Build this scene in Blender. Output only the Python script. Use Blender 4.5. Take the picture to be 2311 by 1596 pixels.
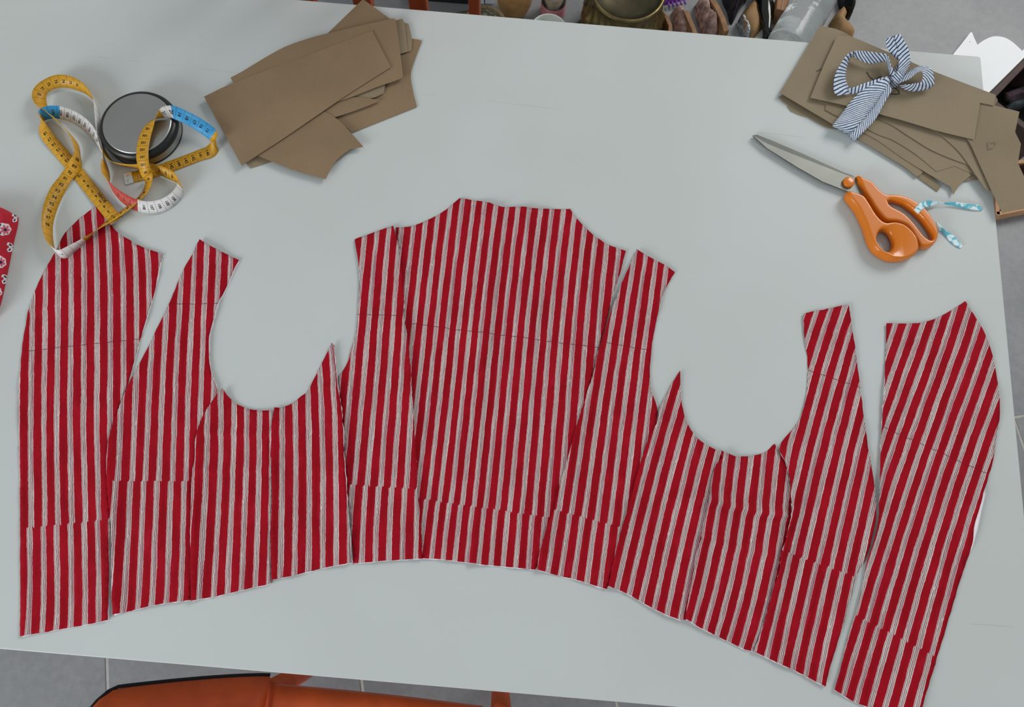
import bpy, bmesh, math, random
import numpy as np
from mathutils import Vector, Matrix, noise
from mathutils.geometry import delaunay_2d_cdt

random.seed(7)
rng = np.random.default_rng(7)
scene = bpy.context.scene
for o in list(bpy.data.objects):
    bpy.data.objects.remove(o)

# ------------------------------------------------------------------ camera
W, H, F = 2311.0, 1596.0, 1800.0
TILT, ROLL = math.radians(16.1375), math.radians(4.2868)
TABLE_Z = 0.75
CAM_Z = TABLE_Z + 0.957
right0 = Vector((1, 0, 0)); up0 = Vector((0, math.cos(TILT), math.sin(TILT)))
fwd = Vector((0, math.sin(TILT), -math.cos(TILT)))
cam_r = math.cos(ROLL) * right0 + math.sin(ROLL) * up0
cam_u = -math.sin(ROLL) * right0 + math.cos(ROLL) * up0
cd = bpy.data.cameras.new('camera')
cam = bpy.data.objects.new('camera', cd)
scene.collection.objects.link(cam)
cam.matrix_world = Matrix(((cam_r.x, cam_u.x, -fwd.x, 0), (cam_r.y, cam_u.y, -fwd.y, 0),
                           (cam_r.z, cam_u.z, -fwd.z, CAM_Z), (0, 0, 0, 1)))
cd.sensor_fit = 'HORIZONTAL'; cd.sensor_width = 36.0; cd.lens = 36.0 * F / W
cd.clip_start = 0.02
scene.camera = cam

# ------------------------------------------------------------------ light
world = bpy.data.worlds.new('room_daylight'); scene.world = world
world.use_nodes = True
bg = world.node_tree.nodes['Background']
bg.inputs[0].default_value = (0.93, 0.98, 1.0, 1); bg.inputs[1].default_value = 0.45
def window_light(name, loc, aim, sx, sy, energy, col):
    ld = bpy.data.lights.new(name, 'AREA')
    ld.shape = 'RECTANGLE'; ld.size = sx; ld.size_y = sy; ld.energy = energy; ld.color = col
    lo = bpy.data.objects.new(name, ld); scene.collection.objects.link(lo)
    lo.location = loc
    lo.rotation_euler = (Vector(aim) - lo.location).to_track_quat('-Z', 'Y').to_euler()


window_light('window_daylight', (2.6, 3.2, 3.4), (0.1, 0.25, TABLE_Z), 1.8, 1.6, 108, (1.0, 0.99, 0.96))
window_light('window_daylight', (-2.7, -2.3, 2.0), (0.0, 0.1, 0.6), 1.6, 1.4, 112, (0.94, 0.98, 1.0))

scene.view_settings.view_transform = 'Standard'
scene.view_settings.look = 'None'
scene.view_settings.exposure = -0.07
scene.view_settings.gamma = 1.0
scene.view_settings.use_curve_mapping = False

# ------------------------------------------------------------------ helpers
COL = scene.collection


def U(px, py, z=TABLE_Z):
    """where the sight line through a place of the photograph meets height z"""
    x = (px - W / 2) / F; y = -(py - H / 2) / F
    d = cam_r * x + cam_u * y + fwd
    t = (z - CAM_Z) / d.z
    return Vector((d.x * t, d.y * t, z))


def metres(px, py, z, n):
    a = U(px, py, z); b = U(px + 1, py, z)
    return (b - a).length * n


def S(ox, oy, sc, pts):
    return [(ox + p[0] / sc, oy + p[1] / sc) + tuple(p[2:]) for p in pts]


def tag(o, label=None, cat=None, group=None, kind=None):
    if label: o['label'] = label
    if cat: o['category'] = cat
    if group: o['group'] = group
    if kind: o['kind'] = kind
    return o


def link(name, me, mats=None, parent=None, smooth=False):
    o = bpy.data.objects.new(name, me); COL.objects.link(o)
    if mats is not None:
        for m in (mats if isinstance(mats, (list, tuple)) else [mats]):
            me.materials.append(m)
    if parent is not None:
        o.parent = parent
        o.matrix_parent_inverse = Matrix.Identity(4)
    if smooth:
        me.polygons.foreach_set('use_smooth', [True] * len(me.polygons))
    return o


def mk(name, verts, faces, mats=None, parent=None, smooth=False, origin=None):
    """verts are world positions; the object's origin is put at origin (or the parent's)"""
    if parent is not None:
        org = Vector(parent['_org']) if '_org' in parent else Vector((0, 0, 0))
    else:
        org = Vector(origin) if origin is not None else Vector((0, 0, 0))
    me = bpy.data.meshes.new(name)
    me.from_pydata([tuple(Vector(v) - org) for v in verts], [], [tuple(f) for f in faces])
    me.validate(); me.update()
    o = link(name, me, mats, parent, smooth)
    if parent is None:
        o.location = org
        o['_org'] = tuple(org)
    else:
        o['_org'] = tuple(org)
    return o


def empty(name, loc):
    o = bpy.data.objects.new(name, None); COL.objects.link(o)
    o.location = loc; o.empty_display_size = 0.02
    o['_org'] = tuple(loc)
    return o


def lin(c):
    return tuple((v / 255 / 12.92 if v / 255 <= 0.04045 else ((v / 255 + 0.055) / 1.055) ** 2.4) for v in c)


def nodes_of(m):
    m.use_nodes = True
    nt = m.node_tree
    return nt, nt.nodes, nt.links, nt.nodes['Principled BSDF']


def mathn(nt, op, a, b=None, c=None):
    n = nt.nodes.new('ShaderNodeMath'); n.operation = op
    for i, v in enumerate((a, b, c)):
        if v is None: continue
        if isinstance(v, (int, float)): n.inputs[i].default_value = v
        else: nt.links.new(v, n.inputs[i])
    return n.outputs[0]


def mixc(nt, f, a, b):
    n = nt.nodes.new('ShaderNodeMix'); n.data_type = 'RGBA'
    if isinstance(f, (int, float)): n.inputs[0].default_value = f
    else: nt.links.new(f, n.inputs[0])
    for i, v in ((6, a), (7, b)):
        if isinstance(v, tuple): n.inputs[i].default_value = (*v[:3], 1)
        else: nt.links.new(v, n.inputs[i])
    return n.outputs[2]


def noisen(nt, vec, scale, detail=2.0, rough=0.5):
    n = nt.nodes.new('ShaderNodeTexNoise')
    n.inputs['Scale'].default_value = scale; n.inputs['Detail'].default_value = detail
    n.inputs['Roughness'].default_value = rough
    if vec is not None: nt.links.new(vec, n.inputs['Vector'])
    return n.outputs[0]


def ramp(nt, fac, lo_, hi_):
    n = nt.nodes.new('ShaderNodeMapRange'); n.interpolation_type = 'SMOOTHSTEP'
    nt.links.new(fac, n.inputs[0])
    n.inputs[1].default_value = lo_; n.inputs[2].default_value = hi_
    return n.outputs[0]


MATS = {}


def mat(name, rgb, rough=0.6, metal=0.0, vary=0.06, scale=40.0, bump=0.0, bscale=300.0, trans=0.0, ior=1.45,
        coat=0.0, spec=None, stretch=None):
    """plain procedural material; rgb is sRGB 0-255, with a little noise in the colour"""
    if name in MATS: return MATS[name]
    m = bpy.data.materials.new(name)
    nt, N, L, P = nodes_of(m)
    tc = N.new('ShaderNodeTexCoord')
    vec = tc.outputs['Object']
    if stretch:
        mp = N.new('ShaderNodeMapping'); mp.inputs['Scale'].default_value = stretch
        L.new(vec, mp.inputs['Vector']); vec = mp.outputs[0]
    c = lin(rgb)
    n = noisen(nt, vec, scale, 3.0)
    f = ramp(nt, n, 0.3, 0.7)
    lo_ = tuple(max(0, v * (1 - vary)) for v in c); hi_ = tuple(min(1, v * (1 + vary)) for v in c)
    L.new(mixc(nt, f, lo_, hi_), P.inputs['Base Color'])
    P.inputs['Roughness'].default_value = rough
    P.inputs['Metallic'].default_value = metal
    P.inputs['Transmission Weight'].default_value = trans
    P.inputs['IOR'].default_value = ior
    P.inputs['Coat Weight'].default_value = coat
    if spec is not None: P.inputs['Specular IOR Level'].default_value = spec
    if bump > 0:
        b = N.new('ShaderNodeBump'); b.inputs['Strength'].default_value = bump; b.inputs['Distance'].default_value = 0.002
        L.new(noisen(nt, vec, bscale, 3.0), b.inputs['Height']); L.new(b.outputs[0], P.inputs['Normal'])
    MATS[name] = m
    return m


def inside(pts, poly):
    """numpy point in polygon"""
    pts = np.asarray(pts); poly = np.asarray(poly)
    x, y = pts[:, 0], pts[:, 1]
    r = np.zeros(len(pts), bool)
    j = len(poly) - 1
    for i in range(len(poly)):
        xi, yi = poly[i]; xj, yj = poly[j]
        if yi != yj:
            c = ((yi > y) != (yj > y)) & (x < (xj - xi) * (y - yi) / (yj - yi) + xi)
            r ^= c
        j = i
    return r


def segdist(pts, line, closed=False):
    pts = np.asarray(pts); line = np.asarray(line, float)
    best = np.full(len(pts), 1e9)
    n = len(line)
    for i in range(n if closed else n - 1):
        a = line[i]; b = line[(i + 1) % n]
        ab = b - a; l2 = ab @ ab + 1e-18
        t = np.clip(((pts - a) @ ab) / l2, 0, 1)
        best = np.minimum(best, np.linalg.norm(pts - (a + t[:, None] * ab), axis=1))
    return best


def resample(poly, step, closed=True):
    poly = [np.array(p[:2], float) for p in poly]
    out = []
    n = len(poly)
    for i in range(n if closed else n - 1):
        a = poly[i]; b = poly[(i + 1) % n]
        k = max(1, int(round(np.linalg.norm(b - a) / step)))
        for q in range(k):
            out.append(a + (b - a) * q / k)
    if not closed: out.append(poly[-1])
    return np.array(out)


def smoothloop(poly, step, closed=True, sharp=35):
    """Catmull-Rom through the points; turns sharper than `sharp` degrees stay corners"""
    P = [np.array(p[:2], float) for p in poly]; n = len(P); out = []
    def corner(i):
        if not closed and (i == 0 or i == n - 1): return True
        a = P[i] - P[i - 1]; b = P[(i + 1) % n] - P[i]
        ang = math.degrees(abs(math.atan2(a[0] * b[1] - a[1] * b[0], a @ b)))
        return ang > sharp
    cs = [corner(i) for i in range(n)]
    for i in range(n if closed else n - 1):
        p1 = P[i]; p2 = P[(i + 1) % n]
        p0 = P[i - 1] if not cs[i] else p1 - (p2 - p1)
        p3 = P[(i + 2) % n] if not cs[(i + 1) % n] else p2 + (p2 - p1)
        k = max(1, int(round(np.linalg.norm(p2 - p1) / step)))
        for q in range(k):
            t = q / k
            out.append(0.5 * ((2 * p1) + (-p0 + p2) * t + (2 * p0 - 5 * p1 + 4 * p2 - p3) * t * t + (-p0 + 3 * p1 - 3 * p2 + p3) * t ** 3))
    if not closed: out.append(P[-1])
    return np.array(out)


def fill(loops, step, extra=None):
    """triangulate outer loop minus holes with a jittered grid inside; returns pts(N,2), tris"""
    outer = np.array(loops[0]); holes = [np.array(h) for h in loops[1:]]
    lo_ = outer.min(0); hi_ = outer.max(0)
    gx = np.arange(lo_[0] + step / 2, hi_[0], step); gy = np.arange(lo_[1] + step / 2, hi_[1], step * 0.866)
    X, Y = np.meshgrid(gx, gy)
    X = X + (np.arange(len(gy)) % 2)[:, None] * step / 2
    g = np.stack([X.ravel(), Y.ravel()], 1)
    g = g + rng.uniform(-0.12, 0.12, g.shape) * step
    if extra is not None and len(extra): g = np.vstack([g, extra])
    ok = inside(g, outer) & (segdist(g, outer, True) > step * 0.45)
    for h in holes: ok &= (~inside(g, h)) & (segdist(g, h, True) > step * 0.45)
    g = g[ok]
    vs = []; es = []
    for lp in [outer] + holes:
        b = len(vs); vs += [Vector(p) for p in lp]; m = len(lp)
        es += [(b + i, b + (i + 1) % m) for i in range(m)]
    vs += [Vector(p) for p in g]
    r = delaunay_2d_cdt(vs, es, [], 0, 1e-7)
    pts = np.array([tuple(v) for v in r[0]])
    tris = np.array([f for f in r[2] if len(f) == 3])
    cen = pts[tris].mean(1)
    ok = inside(cen, outer)
    for h in holes: ok &= ~inside(cen, h)
    tris = tris[ok]
    # orient up
    a, b, c = pts[tris[:, 0]], pts[tris[:, 1]], pts[tris[:, 2]]
    cr = (b[:, 0] - a[:, 0]) * (c[:, 1] - a[:, 1]) - (b[:, 1] - a[:, 1]) * (c[:, 0] - a[:, 0])
    tris[cr < 0] = tris[cr < 0][:, ::-1]
    return pts, tris


def solid(name, pts, tris, ztop, zbot, mats, parent=None, smooth=False, origin=None):
    """closed body between two height fields over a triangulation"""
    n = len(pts)
    V = [(p[0], p[1], z) for p, z in zip(pts, ztop)] + [(p[0], p[1], z) for p, z in zip(pts, zbot)]
    Fs = [tuple(t) for t in tris] + [(t[2] + n, t[1] + n, t[0] + n) for t in tris]
    cnt = {}
    for t in tris:
        for i in range(3):
            a, b = int(t[i]), int(t[(i + 1) % 3])
            cnt[(a, b)] = cnt.get((a, b), 0) + 1
    for (a, b) in list(cnt):
        if (b, a) not in cnt:
            Fs.append((b, a, a + n, b + n))
    return mk(name, V, Fs, mats, parent, smooth, origin)


def wpoly(pxs, z):
    return np.array([tuple(U(p[0], p[1], z))[:2] for p in pxs])


def box(bm_list, c, s, rz=0.0):
    """append an oriented box to (verts, faces)"""
    V, Fs = bm_list
    b = len(V); cs, sn = math.cos(rz), math.sin(rz)
    for dz in (-1, 1):
        for dx, dy in ((-1, -1), (1, -1), (1, 1), (-1, 1)):
            x = dx * s[0] / 2; y = dy * s[1] / 2
            V.append((c[0] + x * cs - y * sn, c[1] + x * sn + y * cs, c[2] + dz * s[2] / 2))
    Fs += [(b, b + 3, b + 2, b + 1), (b + 4, b + 5, b + 6, b + 7), (b, b + 1, b + 5, b + 4), (b + 1, b + 2, b + 6, b + 5),
           (b + 2, b + 3, b + 7, b + 6), (b + 3, b, b + 4, b + 7)]
    return bm_list


def bevel(o, w, seg=2):
    m = o.modifiers.new('bevel', 'BEVEL'); m.width = w; m.segments = seg; m.limit_method = 'ANGLE'
    return o


def lathe(name, prof, c, mats, parent=None, seg=64, lobes=None, origin=None, axis=None, midx=None):
    """revolve (r, z) about a vertical axis at c; lobes(r,z,ang)->r"""
    V = []; Fs = []
    M = None
    if axis is not None:
        M = Vector((0, 0, 1)).rotation_difference(Vector(axis)).to_matrix()
    for r, z in prof:
        for k in range(seg):
            a = 2 * math.pi * k / seg
            rr = lobes(r, z, a) if lobes else r
            v = Vector((rr * math.cos(a), rr * math.sin(a), z))
            if M is not None: v = M @ v
            V.append(tuple(v + Vector(c)))
    for i in range(len(prof) - 1):
        for k in range(seg):
            k2 = (k + 1) % seg
            Fs.append((i * seg + k, i * seg + k2, (i + 1) * seg + k2, (i + 1) * seg + k))
    return mk(name, V, Fs, mats, parent, True, origin)


def catmull(ctrl, per):
    C = [np.array(c, float) for c in ctrl]; out = []; idx = []
    n = len(C)
    for i in range(n - 1):
        p1, p2 = C[i], C[i + 1]
        p0 = C[i - 1] if i > 0 else 2 * p1 - p2
        p3 = C[i + 2] if i + 2 < n else 2 * p2 - p1
        for q in range(per):
            t = q / per
            out.append(0.5 * ((2 * p1) + (-p0 + p2) * t + (2 * p0 - 5 * p1 + 4 * p2 - p3) * t * t + (-p0 + 3 * p1 - 3 * p2 + p3) * t ** 3))
            idx.append(i + t)
    out.append(C[-1]); idx.append(n - 1)
    return np.array(out), np.array(idx)


def blob(name, outline, z0, h, m, parent=None, rough=0.0, step=0.008, edge=0.03, seed=0, holes=(), origin=None, flat=False, px=True):
    """pillow-like solid over an outline (picture places at height z0), height h, rounded to its rim"""
    P = wpoly(outline, z0) if px else np.array(outline)
    P = smoothloop(P, step)
    hs = [smoothloop(wpoly(q, z0) if px else np.array(q), step) for q in holes]
    pts, tris = fill([P] + hs, step)
    d = segdist(pts, P, True)
    for q in hs: d = np.minimum(d, segdist(pts, q, True))
    t = np.clip(d / edge, 0, 1)
    prof = np.sqrt(np.clip(1 - (1 - t) ** 2, 0, 1))
    zt = z0 + h * prof
    if rough > 0:
        nz = np.array([noise.fractal(Vector((p[0] * 28 + seed, p[1] * 28, seed)), 0.9, 2.1, 3) for p in pts])
        zt = zt + rough * nz * t
    zt = np.maximum(zt, z0 + 0.0004)
    return solid(name, pts, tris, zt, np.full(len(pts), z0), m, parent, not flat, origin)

# ------------------------------------------------------------------ floor (structure)
def floor_material():
    m = bpy.data.materials.new('grey_porcelain_tile')
    nt, N, L, P = nodes_of(m)
    tc = N.new('ShaderNodeTexCoord')
    big = noisen(nt, tc.outputs['Object'], 5.0, 4.0, 0.6)
    fine = noisen(nt, tc.outputs['Object'], 60.0, 4.0, 0.65)
    f = mathn(nt, 'ADD', mathn(nt, 'MULTIPLY', big, 0.6), mathn(nt, 'MULTIPLY', fine, 0.4))
    L.new(mixc(nt, ramp(nt, f, 0.35, 0.65), lin((120, 123, 126)), lin((137, 138, 140))), P.inputs['Base Color'])
    P.inputs['Roughness'].default_value = 0.45
    b = N.new('ShaderNodeBump'); b.inputs['Strength'].default_value = 0.06
    L.new(fine, b.inputs['Height']); L.new(b.outputs[0], P.inputs['Normal'])
    return m


M_TILE = floor_material()
M_GROUT = mat('pale_grout', (176, 174, 168), 0.9, vary=0.08, scale=90)
V, Fs = box(([], []), (0, 0.6, -0.025), (7.0, 7.2, 0.05))
floor = mk('floor', V, Fs, M_GROUT)
tag(floor, 'grey tiled floor with pale joints under and around the table', 'floor', kind='structure')
TA = math.atan2(0.0036 * 4.9, 0.072)         # the tiles run a little askew to the table
ca_, sa_ = math.cos(TA), math.sin(TA)
def tile_row(x0, w_, y0, h_, n0, n1):
    me_ = None
    for i in range(n0, n1):
        cx, cy = x0 + w_ * (i + 0.5), y0 + h_ * 0.5
        if me_ is None:
            V, Fs = box(([], []), (0, 0, -0.005), (w_ - 0.005, h_ - 0.005, 0.01))
            t = mk('floor_tile', V, Fs, M_TILE, floor); me_ = t.data
        else:
            t = link('floor_tile', me_, None, floor)
        bevel(t, 0.0012, 2)
        t.location = (cx * ca_ - cy * sa_, cx * sa_ + cy * ca_, 0.001); t.rotation_euler = (0, 0, TA)


tile_row(0.70, 0.984, 0.156, 1.8, -4, 3); tile_row(0.70, 0.984, 1.956, 1.8, -4, 3)
tile_row(-0.783, 0.492, -1.044, 1.2, -4, 8); tile_row(-0.783, 0.492, -2.244, 1.2, -4, 8)


# ------------------------------------------------------------------ table
def table_material():
    m = bpy.data.materials.new('white_laminate')
    nt, N, L, P = nodes_of(m)
    tc = N.new('ShaderNodeTexCoord')
    sep = N.new('ShaderNodeSeparateXYZ'); L.new(tc.outputs['Object'], sep.inputs[0])
    n1 = noisen(nt, tc.outputs['Object'], 3.0, 3.0)
    n2 = noisen(nt, tc.outputs['Object'], 900.0, 2.0)
    base = mixc(nt, ramp(nt, n1, 0.3, 0.7), lin((186, 191, 189)), lin((191, 196, 195)))
    base = mixc(nt, mathn(nt, 'MULTIPLY', ramp(nt, n2, 0.35, 0.75), 0.25), base, lin((176, 182, 181)))
    # faint worn scratches running along the table
    n3 = noisen(nt, tc.outputs['Object'], 14.0, 2.0)
    wear = ramp(nt, n3, 0.5, 0.62)
    for y0, sl in ((0.312, -0.035), (-0.333, 0.006)):
        wob = mathn(nt, 'MULTIPLY', mathn(nt, 'SUBTRACT', noisen(nt, tc.outputs['Object'], 6.0, 1.0), 0.5), 0.004)
        d = mathn(nt, 'ABSOLUTE', mathn(nt, 'SUBTRACT', mathn(nt, 'ADD', sep.outputs[1], wob), mathn(nt, 'MULTIPLY_ADD', sep.outputs[0], sl, y0)))
        ln = mathn(nt, 'LESS_THAN', d, 0.00035)
        base = mixc(nt, mathn(nt, 'MULTIPLY', mathn(nt, 'MULTIPLY', ln, wear), 0.3), base, lin((120, 122, 122)))
    # tiny specks of lint
    v = N.new('ShaderNodeTexVoronoi'); v.inputs['Scale'].default_value = 16.0; L.new(tc.outputs['Object'], v.inputs['Vector'])
    sp = mathn(nt, 'LESS_THAN', v.outputs['Distance'], 0.014)
    sel = mathn(nt, 'GREATER_THAN', noisen(nt, tc.outputs['Object'], 7.0, 0.0), 0.56)
    base = mixc(nt, mathn(nt, 'MULTIPLY', mathn(nt, 'MULTIPLY', sp, sel), 0.6), base, lin((110, 104, 96)))
    L.new(base, P.inputs['Base Color'])
    P.inputs['Roughness'].default_value = 0.5
    P.inputs['Specular IOR Level'].default_value = 0.3
    b = N.new('ShaderNodeBump'); b.inputs['Strength'].default_value = 0.03; b.inputs['Distance'].default_value = 0.001
    L.new(n2, b.inputs['Height']); L.new(b.outputs[0], P.inputs['Normal'])
    return m


M_TABLE = table_material()
M_TLEG = mat('white_table_leg', (200, 202, 200), 0.5)
TW, TD, TH = 1.80, 0.8875, 0.028
t_root = empty('table', (0, 0, 0)); del t_root['_org']; t_root['_org'] = (0, 0, 0)
tag(t_root, 'long white laminate work table the sewing pieces are laid out on', 'table')
yaw = math.radians(-0.57)
tc0 = Vector((0.6318, 0.7664, 0)) + Vector((-TW / 2 * math.cos(yaw) + TD / 2 * math.sin(yaw), -TW / 2 * math.sin(yaw) - TD / 2 * math.cos(yaw), 0))
t_root.location = tc0; t_root.rotation_euler = (0, 0, yaw)
r = 0.0035; lp = []
for cx, cy, a0 in ((TW / 2 - r, TD / 2 - r, 0), (-TW / 2 + r, TD / 2 - r, 90), (-TW / 2 + r, -TD / 2 + r, 180), (TW / 2 - r, -TD / 2 + r, 270)):
    for k in range(5):
        a = math.radians(a0 + 22.5 * k); lp.append((cx + r * math.cos(a), cy + r * math.sin(a)))
n = len(lp)
V = [(x, y, TABLE_Z) for x, y in lp] + [(x, y, TABLE_Z - TH) for x, y in lp]
Fs = [tuple(range(n)), tuple(range(2 * n - 1, n - 1, -1))] + [(i, i + n, (i + 1) % n + n, (i + 1) % n) for i in range(n)]
tt = mk('table_top', V, Fs, M_TABLE, t_root); bevel(tt, 0.0012, 2)
for sx in (-1, 1):
    for sy in (-1, 1):
        V, Fs = box(([], []), (sx * (TW / 2 - 0.06), sy * (TD / 2 - 0.06), (TABLE_Z - TH) / 2 + 0.0005), (0.05, 0.05, TABLE_Z - TH - 0.001))
        bevel(mk('leg', V, Fs, M_TLEG, t_root), 0.003)
for sy in (-1, 1):
    V, Fs = box(([], []), (0, sy * (TD / 2 - 0.06), TABLE_Z - TH - 0.035), (TW - 0.17, 0.02, 0.07))
    mk('apron', V, Fs, M_TLEG, t_root)

# ------------------------------------------------------------------ striped cotton
HG = 0.004                      # height grid that records what already lies on the table
gx0, gy0, gnx, gny = -0.80, -0.20, 400, 260
hgrid = np.zeros((gny, gnx))
GX, GY = np.meshgrid(gx0 + np.arange(gnx) * HG, gy0 + np.arange(gny) * HG)
GP = np.stack([GX.ravel(), GY.ravel()], 1)


def hlook(pts, g):
    i = np.clip(((pts[:, 1] - gy0) / HG), 0, gny - 1.001); j = np.clip((pts[:, 0] - gx0) / HG, 0, gnx - 1.001)
    i0 = i.astype(int); j0 = j.astype(int); fi = i - i0; fj = j - j0
    return (g[i0, j0] * (1 - fi) * (1 - fj) + g[i0 + 1, j0] * fi * (1 - fj) + g[i0, j0 + 1] * (1 - fi) * fj + g[i0 + 1, j0 + 1] * fi * fj)


def hsoft():
    g = hgrid.copy()
    d = g.copy()
    for _ in range(2):
        p = np.pad(d, 1, mode='edge')
        d = np.maximum.reduce([p[1:-1, 1:-1], p[:-2, 1:-1], p[2:, 1:-1], p[1:-1, :-2], p[1:-1, 2:]])
    for _ in range(6):
        p = np.pad(d, 1, mode='edge')
        d = np.maximum(g, (p[1:-1, 1:-1] * 2 + p[:-2, 1:-1] + p[2:, 1:-1] + p[1:-1, :-2] + p[1:-1, 2:]) / 6)
    return d


def stripe_material():
    m = bpy.data.materials.new('red_striped_cotton')
    nt, N, L, P = nodes_of(m)
    pat = N.new('ShaderNodeUVMap'); pat.uv_map = 'stripe'
    mk_ = N.new('ShaderNodeUVMap'); mk_.uv_map = 'mark'
    s1 = N.new('ShaderNodeSeparateXYZ'); L.new(pat.outputs[0], s1.inputs[0])
    s2 = N.new('ShaderNodeSeparateXYZ'); L.new(mk_.outputs[0], s2.inputs[0])
    tc = N.new('ShaderNodeTexCoord'); obj = tc.outputs['Object']
    u, jog = s1.outputs[0], s1.outputs[1]
    mark, along = s2.outputs[0], s2.outputs[1]

    def cx(a, b, c=0.0):
        n = N.new('ShaderNodeCombineXYZ')
        for i, v in enumerate((a, b, c)):
            if isinstance(v, (int, float)): n.inputs[i].default_value = v
            else: L.new(v, n.inputs[i])
        return n.outputs[0]
    # hand-printed wobble of the stripe edges
    w1 = mathn(nt, 'SUBTRACT', noisen(nt, cx(mathn(nt, 'MULTIPLY', u, 0.8), mathn(nt, 'MULTIPLY', along, 30.0)), 1.0, 3.0, 0.7), 0.5)
    w2 = mathn(nt, 'SUBTRACT', noisen(nt, cx(mathn(nt, 'MULTIPLY', u, 6.0), mathn(nt, 'MULTIPLY', along, 260.0)), 1.0, 2.0), 0.5)
    # ragged line where one printing block meets the next
    jr = mathn(nt, 'ADD', jog, mathn(nt, 'MULTIPLY', mathn(nt, 'SUBTRACT', noisen(nt, cx(mathn(nt, 'MULTIPLY', u, 5.0), 0.0), 1.0, 2.0), 0.5), 0.010))
    step_ = mathn(nt, 'LESS_THAN', jr, 0.0)
    uu = mathn(nt, 'ADD', u, mathn(nt, 'MULTIPLY', w1, 0.16))
    uu = mathn(nt, 'ADD', uu, mathn(nt, 'MULTIPLY', w2, 0.06))
    uu = mathn(nt, 'ADD', uu, mathn(nt, 'MULTIPLY', mathn(nt, 'SUBTRACT', step_, 0.5), 0.13))
    t = mathn(nt, 'SUBTRACT', mathn(nt, 'FRACT', mathn(nt, 'ADD', uu, 0.5)), 0.5)    # 0 at a pale band's middle
    band_id = mathn(nt, 'FLOOR', mathn(nt, 'ADD', uu, 0.5))

    def line(c, hw, soft=0.012):
        d = mathn(nt, 'ABSOLUTE', mathn(nt, 'SUBTRACT', t, c))
        n = N.new('ShaderNodeMapRange'); L.new(d, n.inputs[0])
        n.inputs[1].default_value = hw + soft; n.inputs[2].default_value = max(hw - soft, 0.0)
        return n.outputs[0]
    wv_ = mathn(nt, 'MULTIPLY', mathn(nt, 'SUBTRACT', noisen(nt, cx(mathn(nt, 'MULTIPLY', band_id, 5.3), mathn(nt, 'MULTIPLY', along, 14.0)), 1.0, 2.0), 0.5), 0.09)
    pd = mathn(nt, 'ADD', mathn(nt, 'ABSOLUTE', t), wv_)
    pm = N.new('ShaderNodeMapRange'); L.new(pd, pm.inputs[0]); pm.inputs[1].default_value = 0.218; pm.inputs[2].default_value = 0.178
    pale = pm.outputs[0]
    rv = noisen(nt, obj, 22.0, 3.0, 0.6)
    weave = noisen(nt, obj, 700.0, 2.0)
    red = mixc(nt, ramp(nt, rv, 0.3, 0.7), lin((144, 9, 25)), lin((162, 14, 33)))
    red = mixc(nt, mathn(nt, 'MULTIPLY', ramp(nt, weave, 0.35, 0.7), 0.25), red, lin((128, 7, 18)))
    white = mixc(nt, ramp(nt, noisen(nt, cx(mathn(nt, 'MULTIPLY', u, 3.0), mathn(nt, 'MULTIPLY', along, 18.0)), 1.0, 3.0), 0.35, 0.7), lin((198, 178, 176)), lin((216, 203, 200)))
    # dark hairlines inside the pale band, with colour bleeding into its right part here and there
    dark = lin((70, 14, 34))
    bl = ramp(nt, noisen(nt, cx(mathn(nt, 'MULTIPLY', band_id, 3.7), mathn(nt, 'MULTIPLY', along, 9.0)), 1.0, 3.0, 0.6), 0.40, 0.62)
    bleed = mathn(nt, 'MULTIPLY', mathn(nt, 'MULTIPLY', line(0.12, 0.10, 0.06), bl), 0.6)
    white = mixc(nt, bleed, white, lin((164, 92, 110)))
    brk = ramp(nt, noisen(nt, cx(mathn(nt, 'MULTIPLY', u, 9.0), mathn(nt, 'MULTIPLY', along, 120.0)), 1.0, 2.0), 0.22, 0.40)
    for c, hw, a in ((-0.135, 0.019, 0.9), (-0.012, 0.022, 0.95), (0.102, 0.021, 0.92)):
        white = mixc(nt, mathn(nt, 'MULTIPLY', mathn(nt, 'MULTIPLY', line(c, hw, 0.013), brk), a), white, dark)
    # darker streak down the middle of the red, crease shading put into the colour
    cr_ = mathn(nt, 'SUBTRACT', 0.5, mathn(nt, 'ABSOLUTE', t))
    stv = ramp(nt, noisen(nt, cx(mathn(nt, 'MULTIPLY', mathn(nt, 'FLOOR', uu), 4.1), mathn(nt, 'MULTIPLY', along, 7.0), 3.0), 1.0, 3.0, 0.6), 0.42, 0.66)
    sm = N.new('ShaderNodeMapRange'); L.new(mathn(nt, 'ABSOLUTE', mathn(nt, 'SUBTRACT', cr_, 0.05)), sm.inputs[0]); sm.inputs[1].default_value = 0.09; sm.inputs[2].default_value = 0.0
    red = mixc(nt, mathn(nt, 'MULTIPLY', mathn(nt, 'MULTIPLY', sm.outputs[0], stv), 0.55), red, lin((112, 5, 14)))
    red = mixc(nt, mathn(nt, 'MULTIPLY', ramp(nt, noisen(nt, cx(mathn(nt, 'MULTIPLY', u, 1.7), mathn(nt, 'MULTIPLY', along, 26.0), 9.0), 1.0, 3.0, 0.6), 0.55, 0.75), 0.4), red, lin((176, 26, 52)))
    c = mixc(nt, pale, red, white)
    # thin overlap line of two printing blocks
    ml = mathn(nt, 'LESS_THAN', mathn(nt, 'ABSOLUTE', mathn(nt, 'ADD', mark, mathn(nt, 'MULTIPLY', mathn(nt, 'SUBTRACT', noisen(nt, cx(u, 0.0), 1.0, 0.0), 0.5), 0.003))), 0.00045)
    c = mixc(nt, mathn(nt, 'MULTIPLY', ml, mathn(nt, 'MULTIPLY_ADD', pale, 0.55, 0.3)), c, lin((96, 12, 36)))
    L.new(c, P.inputs['Base Color'])
    P.inputs['Roughness'].default_value = 0.85
    P.inputs['Specular IOR Level'].default_value = 0.1
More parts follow.
